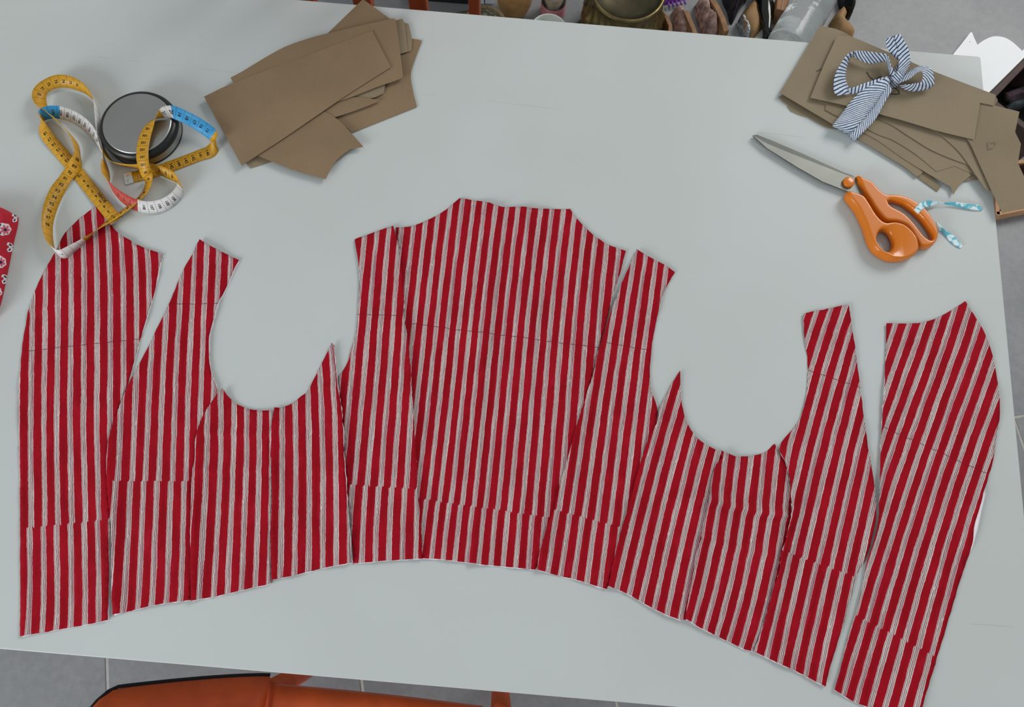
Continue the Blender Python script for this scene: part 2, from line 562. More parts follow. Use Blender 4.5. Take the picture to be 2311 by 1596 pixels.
    b = N.new('ShaderNodeBump'); b.inputs['Strength'].default_value = 0.25; b.inputs['Distance'].default_value = 0.0006
    L.new(mathn(nt, 'ADD', noisen(nt, obj, 130.0, 3.0), mathn(nt, 'MULTIPLY', weave, 0.4)), b.inputs['Height']); L.new(b.outputs[0], P.inputs['Normal'])
    return m


M_STRIPE = stripe_material()
M_LINING = mat('white_cotton_back', (224, 220, 226), 0.85, vary=0.05, scale=60, bump=0.2, bscale=500)


def polyfeat(q):
    x, y = q[:, 0], q[:, 1]
    return np.stack([np.ones_like(x), x, y, x * x, x * y, y * y, x ** 3, x * x * y, x * y * y, y ** 3, y ** 4, x ** 4, x ** 3 * y, x * x * y * y, x * y ** 3, y ** 5, x * y ** 4], 1)


def rough_edge(P, seed, amp):
    n = len(P)
    out = P.copy()
    for i in range(n):
        out[i, 0] += amp * noise.noise(Vector((P[i, 0] * 160, P[i, 1] * 160, seed)))
        out[i, 1] += amp * noise.noise(Vector((P[i, 0] * 160, P[i, 1] * 160, seed + 9)))
    return out


cloth_no = 0


def cloth(name, label, outline, samples, jog=None, mark=None, ridges=(), folds=0.0018, lift=0.0015, lin_off=(0.8, 2.2)):
    """one cut piece: printed face with its stripes running as measured, and the white back peeping out under its edges"""
    global cloth_no, hgrid
    cloth_no += 1
    sd = cloth_no * 13.7
    P = smoothloop(wpoly(outline, TABLE_Z + 0.002), 0.004, True, 30)
    P = rough_edge(P, sd, 0.0006)
    org = P.mean(0)
    extra = []
    for rg in ridges:
        ln = resample(wpoly(rg[0], TABLE_Z + 0.002), 0.003, False)
        extra.append(ln)
    pts, tris = fill([P], 0.0042, np.vstack(extra) if extra else None)
    d = segdist(pts, P, True)
    base = hlook(pts, hsoft())
    base = base + 0.0007 * np.clip(base / 0.001, 0, 1)
    # stripe coordinate
    sp = np.array([tuple(U(s[0], s[1], TABLE_Z + 0.002))[:2] for s in samples]); si = np.array([s[2] for s in samples], float)
    mu = sp.mean(0); sc = 0.2
    A = polyfeat((sp - mu) / sc)
    lam = np.diag([0, 0, 0, .0005, .0005, .0005, .002, .002, .002, .002, .004, .01, .01, .01, .01, .01, .02]) * len(si)
    co = np.linalg.solve(A.T @ A + lam, A.T @ si)
    q = (pts - mu) / sc
    u = polyfeat(q) @ co
    res = A @ co - si
    print('cloth', name, label[:24], 'n', len(pts), 'stripe rms %.3f max %.3f' % (np.sqrt((res ** 2).mean()), abs(res).max()))
    # soft relief: long folds that follow the stripes, small puckers, named creases
    z = np.zeros(len(pts))
    for i, p in enumerate(pts):
        a = noise.noise(Vector((u[i] * 0.55 + sd, p[1] * 3.5, sd)))
        b = noise.noise(Vector((p[0] * 26 + sd, p[1] * 17, 3.1)))
        e = noise.noise(Vector((p[0] * 70 + sd, p[1] * 60, 7.7)))
        z[i] = folds * (0.9 * a + 0.5 * b + 0.2 * e + 0.6)
    for rg in ridges:
        ln = wpoly(rg[0], TABLE_Z + 0.002)
        dd = segdist(pts, ln)
        wdt = np.full(len(pts), rg[2] * 0.001)
        if len(rg) > 3:         # steeper on the side below the crease line
            ab = ln[-1] - ln[0]; side = (pts - ln[0]) @ np.array([-ab[1], ab[0]])
            wdt = np.where(side < 0, wdt * rg[3], wdt)
        z += rg[1] * 0.001 * np.exp(-(dd / wdt) ** 2)
    ed = np.clip(1 - d / 0.008, 0, 1)
    for i in np.nonzero(ed > 0)[0]:
        p = pts[i]
        z[i] += lift * ed[i] ** 2 * max(0.0, 0.35 + 1.1 * noise.noise(Vector((p[0] * 32 + sd, p[1] * 32, 1.3))))
    z = TABLE_Z + 0.0008 + base + np.maximum(z, 0)
    zb = z - 0.0004
    o = solid(name, pts, tris, z, zb, M_STRIPE, None, True, (org[0], org[1], TABLE_Z))
    tag(o, label, 'fabric', 'cut pieces of the striped garment')

    def linedist(l):
        if l is None: return np.full(len(pts), 1.0)
        a = np.array(tuple(U(*l[0], TABLE_Z + .002))[:2]); b = np.array(tuple(U(*l[1], TABLE_Z + .002))[:2])
        n_ = np.array([-(b - a)[1], (b - a)[0]]); n_ /= np.linalg.norm(n_)
        return (pts - a) @ n_
    J, Mk = linedist(jog), linedist(mark)
    me = o.data
    vi = np.zeros(len(me.loops), np.int32); me.loops.foreach_get('vertex_index', vi)
    vi = vi % len(pts)
    for nm, a, b in (('stripe', u, J), ('mark', Mk, pts[:, 1])):
        lay = me.uv_layers.new(name=nm)
        lay.data.foreach_set('uv', np.stack([a[vi], b[vi]], 1).astype(np.float32).ravel())
    # white back, shifted a hair so that it shows along the hem
    off = np.array([metres(1200, 900, TABLE_Z, lin_off[0]), -metres(1200, 900, TABLE_Z, lin_off[1])])
    Q = resample(outline_in(P, 0.0007) + off, 0.006)
    Q = rough_edge(Q, sd + 50, 0.0012)
    qp, qt = fill([Q], 0.009)
    qb = hlook(qp, hsoft())
    qb = qb + 0.0006 * np.clip(qb / 0.001, 0, 1)
    near = np.full(len(qp), 0.0)
    zt = TABLE_Z + 0.0005 + qb
    solid('lining', qp, qt, zt, zt - 0.0003, M_LINING, o, True)
    # remember how high this piece now stands, for whatever is laid over it
    ins = inside(GP, P).reshape(gny, gnx)
    zg = np.zeros((gny, gnx))
    gi = np.clip(np.round((pts[:, 1] - gy0) / HG).astype(int), 0, gny - 1); gj = np.clip(np.round((pts[:, 0] - gx0) / HG).astype(int), 0, gnx - 1)
    np.maximum.at(zg, (gi, gj), z - TABLE_Z)
    p = np.pad(zg, 1)
    zg = np.maximum.reduce([p[1:-1, 1:-1], p[:-2, 1:-1], p[2:, 1:-1], p[1:-1, :-2], p[1:-1, 2:]])
    hgrid = np.where(ins, np.maximum(hgrid, zg), hgrid)
    return o


def outline_in(P, d):
    """loop moved inward by d"""
    n = len(P)
    area = 0.5 * np.sum(P[:, 0] * np.roll(P[:, 1], -1) - np.roll(P[:, 0], -1) * P[:, 1])
    t = np.roll(P, -1, 0) - np.roll(P, 1, 0)
    t /= np.linalg.norm(t, axis=1)[:, None] + 1e-12
    nrm = np.stack([-t[:, 1], t[:, 0]], 1) * (1 if area > 0 else -1)
    return P + nrm * d


def C1(*p): return S(0, 460, 3.191, p)
def C2(*p): return S(0, 920, 2.955, p)
def C3(*p): return S(400, 740, 2.493, p)
def C4(*p): return S(780, 420, 3.193, p)
def C5(*p): return S(780, 880, 3.325, p)
def C6(*p): return S(1260, 540, 2.66, p)
def C7(*p): return S(1340, 960, 2.66, p)
def K1(*p): return S(1940, 660, 5.911, p)
def K2(*p): return S(1940, 910, 5.911, p)
def K3(*p): return S(1880, 1150, 5.911, p)
def K4(*p): return S(1840, 1330, 6.0, p)
def J1(*p): return S(1740, 680, 5.911, p)
def C8(*p): return S(1760, 640, 2.66, p)


def row(f, Y, i0, *xs):
    return f(*[(x, Y, i0 + k) for k, x in enumerate(xs) if x is not None])


# front piece on the far left
outA = [(216, 465), (240, 474), (275, 489), (249, 506), (268, 527), (294, 543), (321, 557), (368, 574), (360, 601), (348, 660), (329, 723),
        (313, 776), (288, 867), (269, 924), (258, 965), (248, 1010), (246, 1060), (248, 1110), (251, 1165), (248, 1241), (246, 1326), (244, 1399),
        (190, 1411), (135, 1421), (90, 1429), (46, 1436), (46, 1326), (46, 1191), (43, 1055), (42, 930), (44, 867), (47, 820), (52, 767), (61, 720),
        (72, 679), (80, 654), (97, 617), (116, 585), (133, 554), (147, 527), (179, 494)]
sA = (row(C1, 1040, 0, 227, 325, 413, 505, 600, 695, 790, 885, 980) + row(C1, 650, 1, 325, 415, 505, 598, 695, 790, 885, 978, 1075)
      + row(C1, 400, 2, 407, 497, 590, 685, 780, 870, 965, 1060, 1145) + C1((592, 200, 4), (683, 200, 5), (775, 200, 6), (865, 250, 7))
      + row(C1, 1300, 0, 212, 310, 405, 497, 592, 687, 782, 877) + row(C1, 1560, 0, 210, 305, 400, 497, 595, 690, 785)
      + row(C2, 500, 0, 200, 290, 378, 468, 555, 650, 730) + row(C2, 750, 0, 202, 297, 383, 472, 562, 655) + row(C2, 900, 0, 204, 297, 387, 477, 568, 665)
      + row(C2, 1300, 0, 200, 293, 385, 478, 570, 665) + row(C2, 1480, 0, 195, 290, 382))
cloth('fabric_piece', 'long striped front piece at the left end, curved edge outward, tape measure across its tip', outA, sA,
      jog=((63, 1191), (249, 1172)), mark=((64, 792), (313, 765)), ridges=[([(60, 700), (120, 695)], 0.8, 5)], lin_off=(2.0, 1.6))

# centre back
outF = [(893, 513), (930, 511), (962, 498), (996, 481), (1018, 464), (1038, 446.6), (1074, 453), (1106, 459), (1128, 467.6), (1171, 467.6), (1218, 471.7),
        (1262, 471), (1287, 471), (1297, 487), (1319, 511), (1344, 533), (1375, 553), (1413, 566), (1406, 589), (1397, 624), (1384, 664), (1372, 714),
        (1358, 767), (1345, 818), (1330, 886), (1308, 970), (1288, 1040), (1264, 1120), (1240, 1195), (1222, 1255), (1209, 1286), (1126, 1278.5),
        (1060, 1271), (1005, 1263.5), (950, 1259.5), (940, 1150), (930, 1030), (925, 900), (912, 780), (905, 680), (900, 590)]
sF = (row(C4, 150, 0, 755, 838, 920, 1000, 1080, 1155, 1230, 1315, 1395, 1482, 1565)
      + row(C4, 300, -4, 383, 467, 555, 643, 735, 825, 905, 985, 1065, 1140, 1218, 1300, 1380, 1465, 1550, 1632, 1715)
      + row(C4, 600, -3, 443, 528, 615, 703, 778, 865, 948, 1025, 1105, 1185, 1258, 1345, 1428, 1512, 1600, 1690, 1778, 1862, 1945)
      + row(C4, 1000, -2, 485, 575, 650, 735, 810, 890, 970, 1045, 1125, 1208, 1295, 1375, 1465, 1555, 1645, 1733, 1815)
      + row(C4, 1200, -1, 550, 630, 712, 785, 862, 950, 1035, 1108, 1190, 1275, 1360, 1445, 1540, 1625, 1715)
      + row(C4, 1400, -1, 535, 608, 695, 775, 852, 932, 1010, 1092, 1172, 1262, 1350, 1432, 1525, 1612, 1700)
      + row(C5, 100, -1, 530, 620, 715, 800, 880, 960, 1045, 1125, 1215, 1310, 1395, 1490, 1585, 1675)
      + row(C5, 500, 0, 555, 645, 738, 820, 912, 1002, 1078, 1165, 1258, 1350, 1445, 1545, 1645)
      + row(C5, 750, 1, 612, 705, 795, 880, 975, 1060, 1140, 1235, 1325, 1420, 1525)
      + row(C5, 1000, 1, 590, 682, 775, 868, 955, 1032, 1112, 1210, 1307, 1403)
      + row(C5, 1220, 2, 650, 745, 835, 928, 1008, 1093, 1190, 1297, 1395))
cloth('fabric_piece', 'widest striped piece in the middle with a flat-topped neck and a centre crease', outF, sF,
      jog=((957.5, 1126.6), (1240, 1168.7)), mark=((911.5, 728.5), (1353, 785)),
      ridges=[([(1118, 470), (1105, 640), (1090, 800), (1084, 940), (1078, 1100), (1066, 1271)], 4.0, 6, 0.6),
              ([(1185, 480), (1180, 700), (1160, 900)], 2.0, 7), ([(1010, 640), (1000, 900), (985, 1080)], 1.6, 6),
              ([(1200, 700), (1190, 1000), (1165, 1270)], 1.8, 7)])

# left side-front
outB = [(451, 541), (482.6, 560), (539, 587), (529.6, 604), (514, 642), (495, 679), (482.6, 720), (473, 758), (472, 805), (478, 845), (490, 877), (487, 905),
        (478, 935), (466, 975), (455, 1020), (449, 1080), (444, 1160), (440, 1250), (431, 1355), (386, 1360), (338, 1368), (288, 1381), (256, 1387), (254, 1309),
        (255, 1245), (253, 1180), (246, 1110), (243, 1060), (244, 1021), (252, 977), (260, 950), (273, 914), (291, 870), (313, 827), (335, 783),
        (354, 742), (381, 689), (410, 617), (436, 570)]
sB = (C1((1385, 600, 1), (1478, 600, 2), (1557, 600, 3), (1293, 600, 0)) + row(C1, 400, 1, 1393, 1482, 1568, 1655) + row(C1, 720, 0, 1290, 1383, 1470, 1557)
      + row(C1, 1000, -2, 1085, 1175, 1270, 1362, 1450) + row(C1, 1300, -3, 970, 1075, 1165, 1258, 1352, 1443, 1530) + row(C1, 1500, -4, 880, 970, 1065, 1160, 1252, 1345, 1437)
      + row(C2, 200, -4, 790, 880, 972, 1064, 1153, 1240) + row(C2, 430, -4, 785, 875, 968, 1058, 1150, 1238) + row(C2, 600, -4, 775, 868, 960, 1050, 1140, 1230)
      + row(C2, 900, -4, 765, 857, 948, 1042, 1133, 1225) + row(C2, 1200, -3, 838, 932, 1028, 1120, 1210))
cloth('fabric_piece', 'striped side piece with the slanting shoulder, right of the left end piece', outB, sB,
      jog=((257, 1086), (423, 1086)), mark=((381, 685.6), (492, 685.6)), ridges=[([(340, 800), (320, 1000), (310, 1200)], 0.7, 8)], lin_off=(2.2, 1.4))

# left side-back
outE = [(800, 540.6), (817.6, 534), (849, 523), (888, 511), (900.6, 561), (907, 614), (913, 680), (911.5, 708), (921, 767.6), (925.6, 811.5), (929, 858.5), (933, 918),
        (936, 970), (939, 1024), (942, 1060), (942, 1103), (947, 1150), (951, 1196), (953.5, 1261), (900, 1264), (843, 1268), (797, 1272), (792, 1200),
        (783, 1110), (776, 1010), (769, 930), (763, 876), (763, 848), (777, 832), (787, 812), (794, 783), (803.5, 752), (808, 695.6), (811, 645.5), (811, 614), (806.6, 576.6)]
sE = (row(C4, 420, 0, 125, 210, 298) + row(C4, 520, 0, 118, 203, 287, 375) + row(C4, 700, 1, 186, 271, 360) + row(C4, 900, 1, 165, 257, 345, 422) + row(C4, 1200, 0, 45, 140, 228, 320, 405)
      + row(C4, 1450, 0, 35, 120, 215, 307, 398) + row(C5, 100, 0, 25, 118, 208, 310, 405, 495) + row(C5, 400, 1, 80, 178, 278, 370, 470)
      + row(C5, 650, 1, 62, 162, 258, 355, 455) + row(C5, 900, 1, 50, 145, 248, 345, 445, 535) + row(C5, 1150, 2, 125, 232, 340, 437, 537))
cloth('fabric_piece', 'narrow striped piece lapping the left edge of the wide middle piece', outE, sE,
      jog=((792, 1093.5), (942, 1104)), mark=((808, 709.7), (911.5, 713)), ridges=[([(850, 720), (835, 950), (830, 1150)], 0.6, 8)])

# right side-back
outG = [(1437, 562.6), (1459, 577.6), (1500.6, 598), (1523, 614), (1508, 641.5), (1497, 664), (1489, 690), (1482, 724), (1472.4, 773), (1468.6, 810.7), (1466.8, 840.8),
        (1470.5, 882), (1482, 916), (1486, 950), (1478, 990), (1462, 1035), (1444, 1085), (1428, 1140), (1412, 1190), (1396, 1245), (1382, 1295), (1369, 1330),
        (1351, 1325), (1306, 1310), (1267, 1301), (1243, 1295), (1213, 1286), (1216, 1256), (1225, 1220), (1237, 1181), (1249, 1150), (1261, 1102), (1273, 1060),
        (1288, 1009), (1297, 974), (1313, 923), (1324, 886), (1337, 850), (1348, 799), (1360, 762), (1373, 720), (1391, 671), (1407, 630), (1425, 592)]
sG = (row(C6, 120, 0, 455, 513, 580, 648) + row(C6, 200, 0, 443, 500, 570, 640) + row(C6, 400, -1, 335, 410, 480, 548) + row(C6, 600, -1, 300, 375, 445, 525) + row(C6, 800, -2, 200, 267, 344, 411, 486)
      + row(C6, 1000, -2, 165, 240, 320, 392, 465, 538) + row(C6, 1300, -2, 126, 206, 288, 366, 435) + row(C6, 1500, -2, 100, 180, 260, 334, 407)
      + row(C5, 300, -2, 1780, 1875, 1962, 2055, 2152) + row(C5, 600, -2, 1735, 1835, 1930, 2028, 2120) + row(C5, 800, -3, 1602, 1702, 1803, 1898, 1998, 2093)
      + row(C5, 1100, -3, 1562, 1660, 1763, 1858, 1958) + row(C5, 1350, -3, 1530, 1630, 1730, 1830, 1930))
cloth('fabric_piece', 'narrow striped piece with a pointed shoulder lapping the right edge of the wide middle piece', outG, sG,
      jog=((1252, 1150.7), (1402.5, 1190)), mark=((1360, 773), (1465, 790)), ridges=[([(1420, 700), (1395, 900), (1360, 1100)], 0.7, 8)])

# left under-arm pieces
outC = [(504, 876), (510, 888), (524, 904), (544, 916.5), (572.5, 925), (600.6, 927), (618, 926.5), (620, 960), (617, 1061), (617, 1141), (616, 1221), (614, 1316),
        (600.5, 1320), (540, 1334), (488, 1346), (433, 1356), (432, 1221), (433, 1165), (434, 1101), (438, 1061), (443, 1029), (442, 1001), (448, 977), (456, 948.6), (470, 924.5), (490, 894)]
sC = (row(C3, 480, 0, 170, 240, 317, 385, 460, 520) + row(C3, 600, 0, 170, 243, 318, 388, 463, 525) + row(C3, 800, 0, 163, 240, 315, 387, 460, 530) + row(C3, 1000, 0, 145, 221, 299, 374, 447, 522)
      + row(C3, 1200, 0, 137, 213, 293, 367, 443, 517) + row(C3, 1400, 0, 130, 205, 287, 360, 438, 512))
cloth('fabric_piece', 'striped underarm piece at the bottom of the left armhole curve', outC, sC, ridges=[([(448, 975), (520, 980), (612, 984)], 1.8, 7, 0.5), ([(440, 1060), (520, 1063), (610, 1064)], 1.2, 7, 0.5), ([(440, 1140), (610, 1146)], 0.6, 5)])
outD = [(620, 920), (630.6, 921), (657, 912.5), (677, 898), (697, 880), (711, 852), (721, 830), (741, 792), (749, 775), (754, 780), (757, 820), (763, 872), (771, 920.5), (775, 965),
        (777, 1013), (783, 1101), (789, 1181), (795, 1270), (753, 1277.5), (701, 1289.5), (661, 1299.6), (614.6, 1309), (612.6, 1221), (614.6, 1141), (615, 1061), (611, 989), (614.6, 957)]
sD = (C3((590, 450, 0), (657, 430, 1), (735, 380, 2), (797, 285, 3), (868, 250, 4), (865, 150, 4)) + row(C3, 520, 0, 587, 658, 737, 808, 883) + row(C3, 640, 0, 590, 660, 737, 813, 887) + row(C3, 800, 0, 587, 660, 737, 815, 890)
      + row(C3, 1000, 0, 585, 657, 735, 815, 893) + row(C3, 1250, 0, 580, 657, 735, 815, 890, 962) + row(C3, 1360, 0, 578, 655, 735, 815))
cloth('fabric_piece', 'striped piece with the tall thin spike beside the left armhole curve', outD, sD, ridges=[([(700, 862), (735, 872), (765, 880)], 1.6, 5), ([(640, 980), (700, 990)], 0.6, 5)], lin_off=(2.0, 1.6))

# right under-arm pieces
outH = [(1534.4, 836), (1536, 878), (1540, 916), (1549.5, 950), (1572, 987), (1598, 1006), (1628, 1020), (1631, 1035), (1620, 1070), (1607, 1118), (1594, 1193), (1585, 1230), (1573, 1290),
        (1558, 1350), (1548, 1398), (1535.5, 1400), (1494, 1383), (1453, 1362), (1415, 1340), (1372, 1323), (1381, 1279.5), (1396, 1215.6), (1407.7, 1174), (1421, 1129), (1434, 1080),
        (1453, 1016), (1466, 982), (1482, 953.5), (1487.4, 923.5), (1504, 889.6), (1515.6, 867)]
sH = (C6((640, 965, 0), (600, 1080, 0), (575, 1170, 0), (715, 960, 1), (690, 1060, 1), (650, 1200, 1)) + row(C7, 100, 0, 343, 427, 512, 590) + C7((665, 150, 4), (740, 190, 5))
      + row(C7, 320, 0, 290, 378, 462, 542, 622, 697) + row(C7, 500, 0, 245, 325, 408, 485, 567, 648) + row(C7, 700, 0, 197, 285, 368, 447, 528, 610)
      + row(C7, 900, 0, 150, 238, 320, 400, 482, 572) + C7((200, 1040, 1), (285, 1050, 2), (360, 1060, 3), (440, 1080, 4), (530, 1120, 5)))
cloth('fabric_piece', 'striped piece with the long slanting spike beside the right armhole curve', outH, sH, ridges=[([(1560, 1010), (1600, 1060), (1595, 1120)], 0.8, 7)])
outI = [(1626, 1018), (1659.5, 1029.5), (1697, 1029), (1727, 1020), (1748, 1001), (1762, 1025), (1780, 1061), (1788, 1100), (1788, 1137), (1782, 1182), (1774, 1223), (1764, 1260), (1758, 1300),
        (1746, 1343), (1722, 1426), (1703, 1473), (1667, 1460), (1618, 1435.6), (1580.6, 1417), (1545, 1396), (1547, 1381), (1554, 1336), (1562, 1298), (1569, 1253), (1580.6, 1215.6), (1584, 1193),
        (1599, 1118), (1610.7, 1057.7), (1627.6, 1035)]
sI = (row(C7, 220, 0, 783, 858, 938, 1022, 1102) + row(C7, 420, 0, 747, 825, 905, 985, 1068) + row(C7, 560, 0, 732, 815, 892, 970, 1047, 1128) + row(C7, 760, 0, 702, 785, 868, 945, 1030)
      + row(C7, 900, 0, 665, 750, 830, 912, 1000) + row(C7, 1050, 0, 625, 708, 790, 873, 962) + row(C7, 1200, 0, 592, 670, 748, 828, 912))
cloth('fabric_piece', 'striped underarm piece with a sharp crosswise crease under the right armhole', outI, sI,
      ridges=[([(1597, 1132), (1640, 1142), (1700, 1155), (1767, 1165)], 6.0, 9, 0.42), ([(1580, 1218), (1660, 1236), (1750, 1258)], 2.4, 9, 0.6), ([(1600, 1122), (1640, 1100)], 1.4, 7)], folds=0.0016)

outJ = [(1812.6, 707.7), (1850, 700), (1914, 688), (1921.7, 734), (1931, 794), (1938.6, 858), (1948, 933), (1957, 997), (1967, 1057), (1974, 1113.7), (1977, 1160), (1966, 1215), (1953, 1262),
        (1936, 1294), (1922, 1344.6), (1910.5, 1387), (1901.7, 1413), (1883, 1475), (1866.7, 1530), (1863, 1549), (1840, 1539), (1798.7, 1516), (1761, 1499.5), (1731, 1484.5), (1699, 1470),
        (1716, 1426), (1738.5, 1343.5), (1753.5, 1290), (1759, 1246), (1768.6, 1223), (1776, 1182), (1782, 1137), (1781, 1100), (1776, 1061), (1757, 1012), (1767.5, 993), (1790, 967),
        (1805, 944.5), (1816, 910.7), (1822, 873), (1824, 828), (1822, 798), (1816, 768)]
sJ = (J1((590, 160, 0), (530, 340, 0), (470, 530, 0), (770, 130, 1), (700, 360, 1), (640, 560, 1), (570, 780, 1), (520, 920, 1), (950, 90, 2), (880, 370, 2), (810, 600, 2), (740, 830, 2), (670, 1000, 2),
         (600, 1250, 2), (520, 1560, 2), (1060, 400, 3), (1000, 600, 3), (930, 800, 3), (870, 980, 3), (810, 1150, 3), (740, 1400, 3), (700, 1560, 3), (1090, 850, 4), (1020, 1050, 4), (960, 1230, 4), (890, 1500, 4),
         (1160, 1180, 5), (1100, 1380, 5), (1060, 1540, 5))
      + row(C8, 1000, 1, 60, 132, 218, 304, 388, 464, 532) + row(C8, 1200, 2, 88, 172, 263, 350, 433, 510) + row(C8, 1400, 3, 115, 205, 298, 376, 460, 535)
      + row(C7, 500, 3, 1240, 1322, 1408, 1490, 1578) + row(C7, 750, 3, 1187, 1270, 1350, 1432, 1520, 1602) + row(C7, 1000, 3, 1125, 1217, 1308, 1392, 1477)
      + row(C7, 1250, 2, 995, 1075, 1160, 1250, 1337, 1420) + row(C7, 1400, 3, 1043, 1128, 1210, 1292))
cloth('fabric_piece', 'striped side piece with a narrow strap, second from the right end', outJ, sJ,
      jog=((1783.6, 1249.5), (1926.5, 1302)), mark=((1826, 835.6), (1939.6, 874.5)), ridges=[([(1790, 1150), (1765, 1250), (1735, 1400)], 1.6, 7), ([(1900, 900), (1885, 1100), (1850, 1300)], 0.8, 9)])

outK = [(2000.6, 730), (2061, 730), (2091, 725.7), (2124.6, 713), (2158.5, 692.6), (2179, 679.5), (2196, 707.7), (2220.5, 749), (2237, 794), (2248.7, 843), (2254, 888), (2255, 940), (2249.6, 986),
        (2241, 1042), (2231, 1076), (2219, 1113), (2210, 1150), (2200, 1192), (2189.6, 1245), (2174, 1290), (2161, 1330), (2140, 1403), (2121.7, 1463), (2103, 1522), (2080, 1595), (2068, 1638),
        (1957, 1596), (1925, 1583), (1881.7, 1557), (1898, 1500), (1913, 1438), (1930, 1387), (1938, 1353), (1946, 1319), (1954, 1272), (1971, 1207.5), (1981, 1167), (1982, 1120), (1985.7, 1028), (1990.7, 927), (1998.7, 805.5)]
sK = (K1((470, 430, 0), (400, 620, 0), (665, 430, 1), (545, 690, 1), (490, 880, 1), (420, 1080, 1), (350, 1290, 1), (840, 430, 2), (760, 600, 2), (680, 860, 2), (620, 1060, 2), (520, 1320, 2), (420, 1560, 2),
         (1040, 380, 3), (930, 700, 3), (850, 920, 3), (760, 1150, 3), (660, 1390, 3), (600, 1590, 3), (1235, 330, 4), (1110, 730, 4), (1000, 1030, 4), (900, 1260, 4), (800, 1540, 4), (1410, 270, 5), (1330, 560, 5),
         (1240, 800, 5), (1130, 1130, 5), (1040, 1390, 5), (980, 1590, 5), (1550, 450, 6), (1480, 680, 6), (1410, 920, 6), (1310, 1190, 6), (1180, 1560, 6), (1680, 650, 7), (1600, 930, 7), (1520, 1180, 7), (1400, 1530, 7),
         (1760, 1000, 8), (1680, 1240, 8), (1570, 1560, 8), (1820, 1370, 9), (1760, 1560, 9))
      + K2((340, 300, 2), (310, 450, 2), (510, 350, 3), (440, 550, 3), (340, 800, 3), (680, 430, 4), (600, 650, 4), (510, 900, 4), (440, 1130, 4), (370, 1350, 4), (330, 1590, 4), (830, 530, 5), (740, 730, 5), (650, 990, 5), (580, 1250, 5),
           (500, 1570, 5), (1000, 590, 6), (910, 850, 6), (800, 1150, 6), (740, 1350, 6), (690, 1590, 6), (1230, 460, 7), (1150, 700, 7), (1080, 930, 7), (980, 1200, 7), (880, 1560, 7), (1440, 450, 8), (1320, 760, 8), (1220, 1030, 8),
           (1130, 1330, 8), (1060, 1590, 8), (1640, 420, 9), (1500, 800, 9), (1410, 1050, 9), (1310, 1350, 9), (1240, 1590, 9), (1790, 560, 10), (1660, 920, 10), (1540, 1220, 10), (1430, 1590, 10))
      + K3((620, 290, 4), (530, 560, 4), (470, 800, 4), (380, 1050, 4), (780, 400, 5), (690, 650, 5), (620, 880, 5), (560, 1100, 5), (470, 1370, 5), (970, 410, 6), (880, 680, 6), (800, 950, 6), (720, 1200, 6), (620, 1560, 6),
           (1140, 460, 7), (1040, 770, 7), (960, 1050, 7), (890, 1300, 7), (820, 1570, 7), (1310, 450, 8), (1230, 720, 8), (1150, 1020, 8), (1070, 1310, 8), (1020, 1570, 8), (1510, 430, 9), (1420, 730, 9), (1340, 1050, 9),
           (1250, 1400, 9), (1700, 430, 10), (1610, 730, 10), (1530, 1050, 10), (1450, 1350, 10))
      + K4((660, 530, 5), (560, 900, 5), (480, 1130, 5), (400, 1380, 5), (810, 680, 6), (720, 980, 6), (640, 1250, 6), (570, 1500, 6), (990, 720, 7), (910, 1050, 7), (830, 1320, 7), (750, 1590, 7), (1190, 760, 8), (1110, 1100, 8),
           (1020, 1380, 8), (960, 1590, 8), (1390, 800, 9), (1310, 1150, 9), (1230, 1400, 9), (1180, 1590, 9), (1550, 950, 10), (1460, 1250, 10), (1400, 1590, 10)))
pk = cloth('fabric_piece', 'long slanting striped front piece at the right end of the row', outK, sK,
      jog=((1946.7, 1396.7), (2106.7, 1480)), mark=((1990.7, 962.4), (2231, 1070.7)), ridges=[([(1992, 860), (1988, 960)], 1.5, 5), ([(2100, 800), (2070, 1000), (2010, 1200)], 0.8, 10)])
# its white back curls out along the lower right edge
crl = [(2226, 1092, 2.0), (2224, 1118, 4), (2216, 1150, 4), (2208, 1190, 3.5), (2197, 1230, 3), (2188, 1252, 1.0)]
cin = [(2224, 1098, 1.2), (2214, 1128, 1.2), (2205, 1162, 1.2), (2197, 1195, 1.2), (2190, 1232, 1.2), (2187, 1251, 0.8)]
V = []; Fs = []
for (a, b) in zip(crl, cin):
    p = U(a[0], a[1], TABLE_Z + a[2] * .001); q = U(b[0], b[1], TABLE_Z + b[2] * .001)
    V += [p, q, p - Vector((0, 0, 0.0005)), q - Vector((0, 0, 0.0005))]
for i in range(len(crl) - 1):
    a = i * 4; b = a + 4
    Fs += [(a, b, b + 1, a + 1), (a + 2, a + 3, b + 3, b + 2), (a, a + 2, b + 2, b), (a + 1, b + 1, b + 3, a + 3)]
mk('curled_edge', V, Fs, M_LINING, pk, True)['label'] = 'white underside showing along the curled edge'

# ------------------------------------------------------------------ brown card patterns
def card_material(name, rgb):
    m = bpy.data.materials.new(name)
    nt, N, L, P = nodes_of(m)
    tc = N.new('ShaderNodeTexCoord')
    a = noisen(nt, tc.outputs['Object'], 9.0, 3.0); b = noisen(nt, tc.outputs['Object'], 420.0, 2.0, 0.6)
    c = lin(rgb)
    col = mixc(nt, ramp(nt, a, 0.3, 0.7), tuple(v * 0.92 for v in c), tuple(v * 1.06 for v in c))
    col = mixc(nt, mathn(nt, 'MULTIPLY', ramp(nt, b, 0.4, 0.75), 0.22), col, tuple(v * 0.72 for v in c))
    L.new(col, P.inputs['Base Color']); P.inputs['Roughness'].default_value = 0.8; P.inputs['Specular IOR Level'].default_value = 0.25
    bb = N.new('ShaderNodeBump'); bb.inputs['Strength'].default_value = 0.08; bb.inputs['Distance'].default_value = 0.0005
    L.new(b, bb.inputs['Height']); L.new(bb.outputs[0], P.inputs['Normal'])
    return m


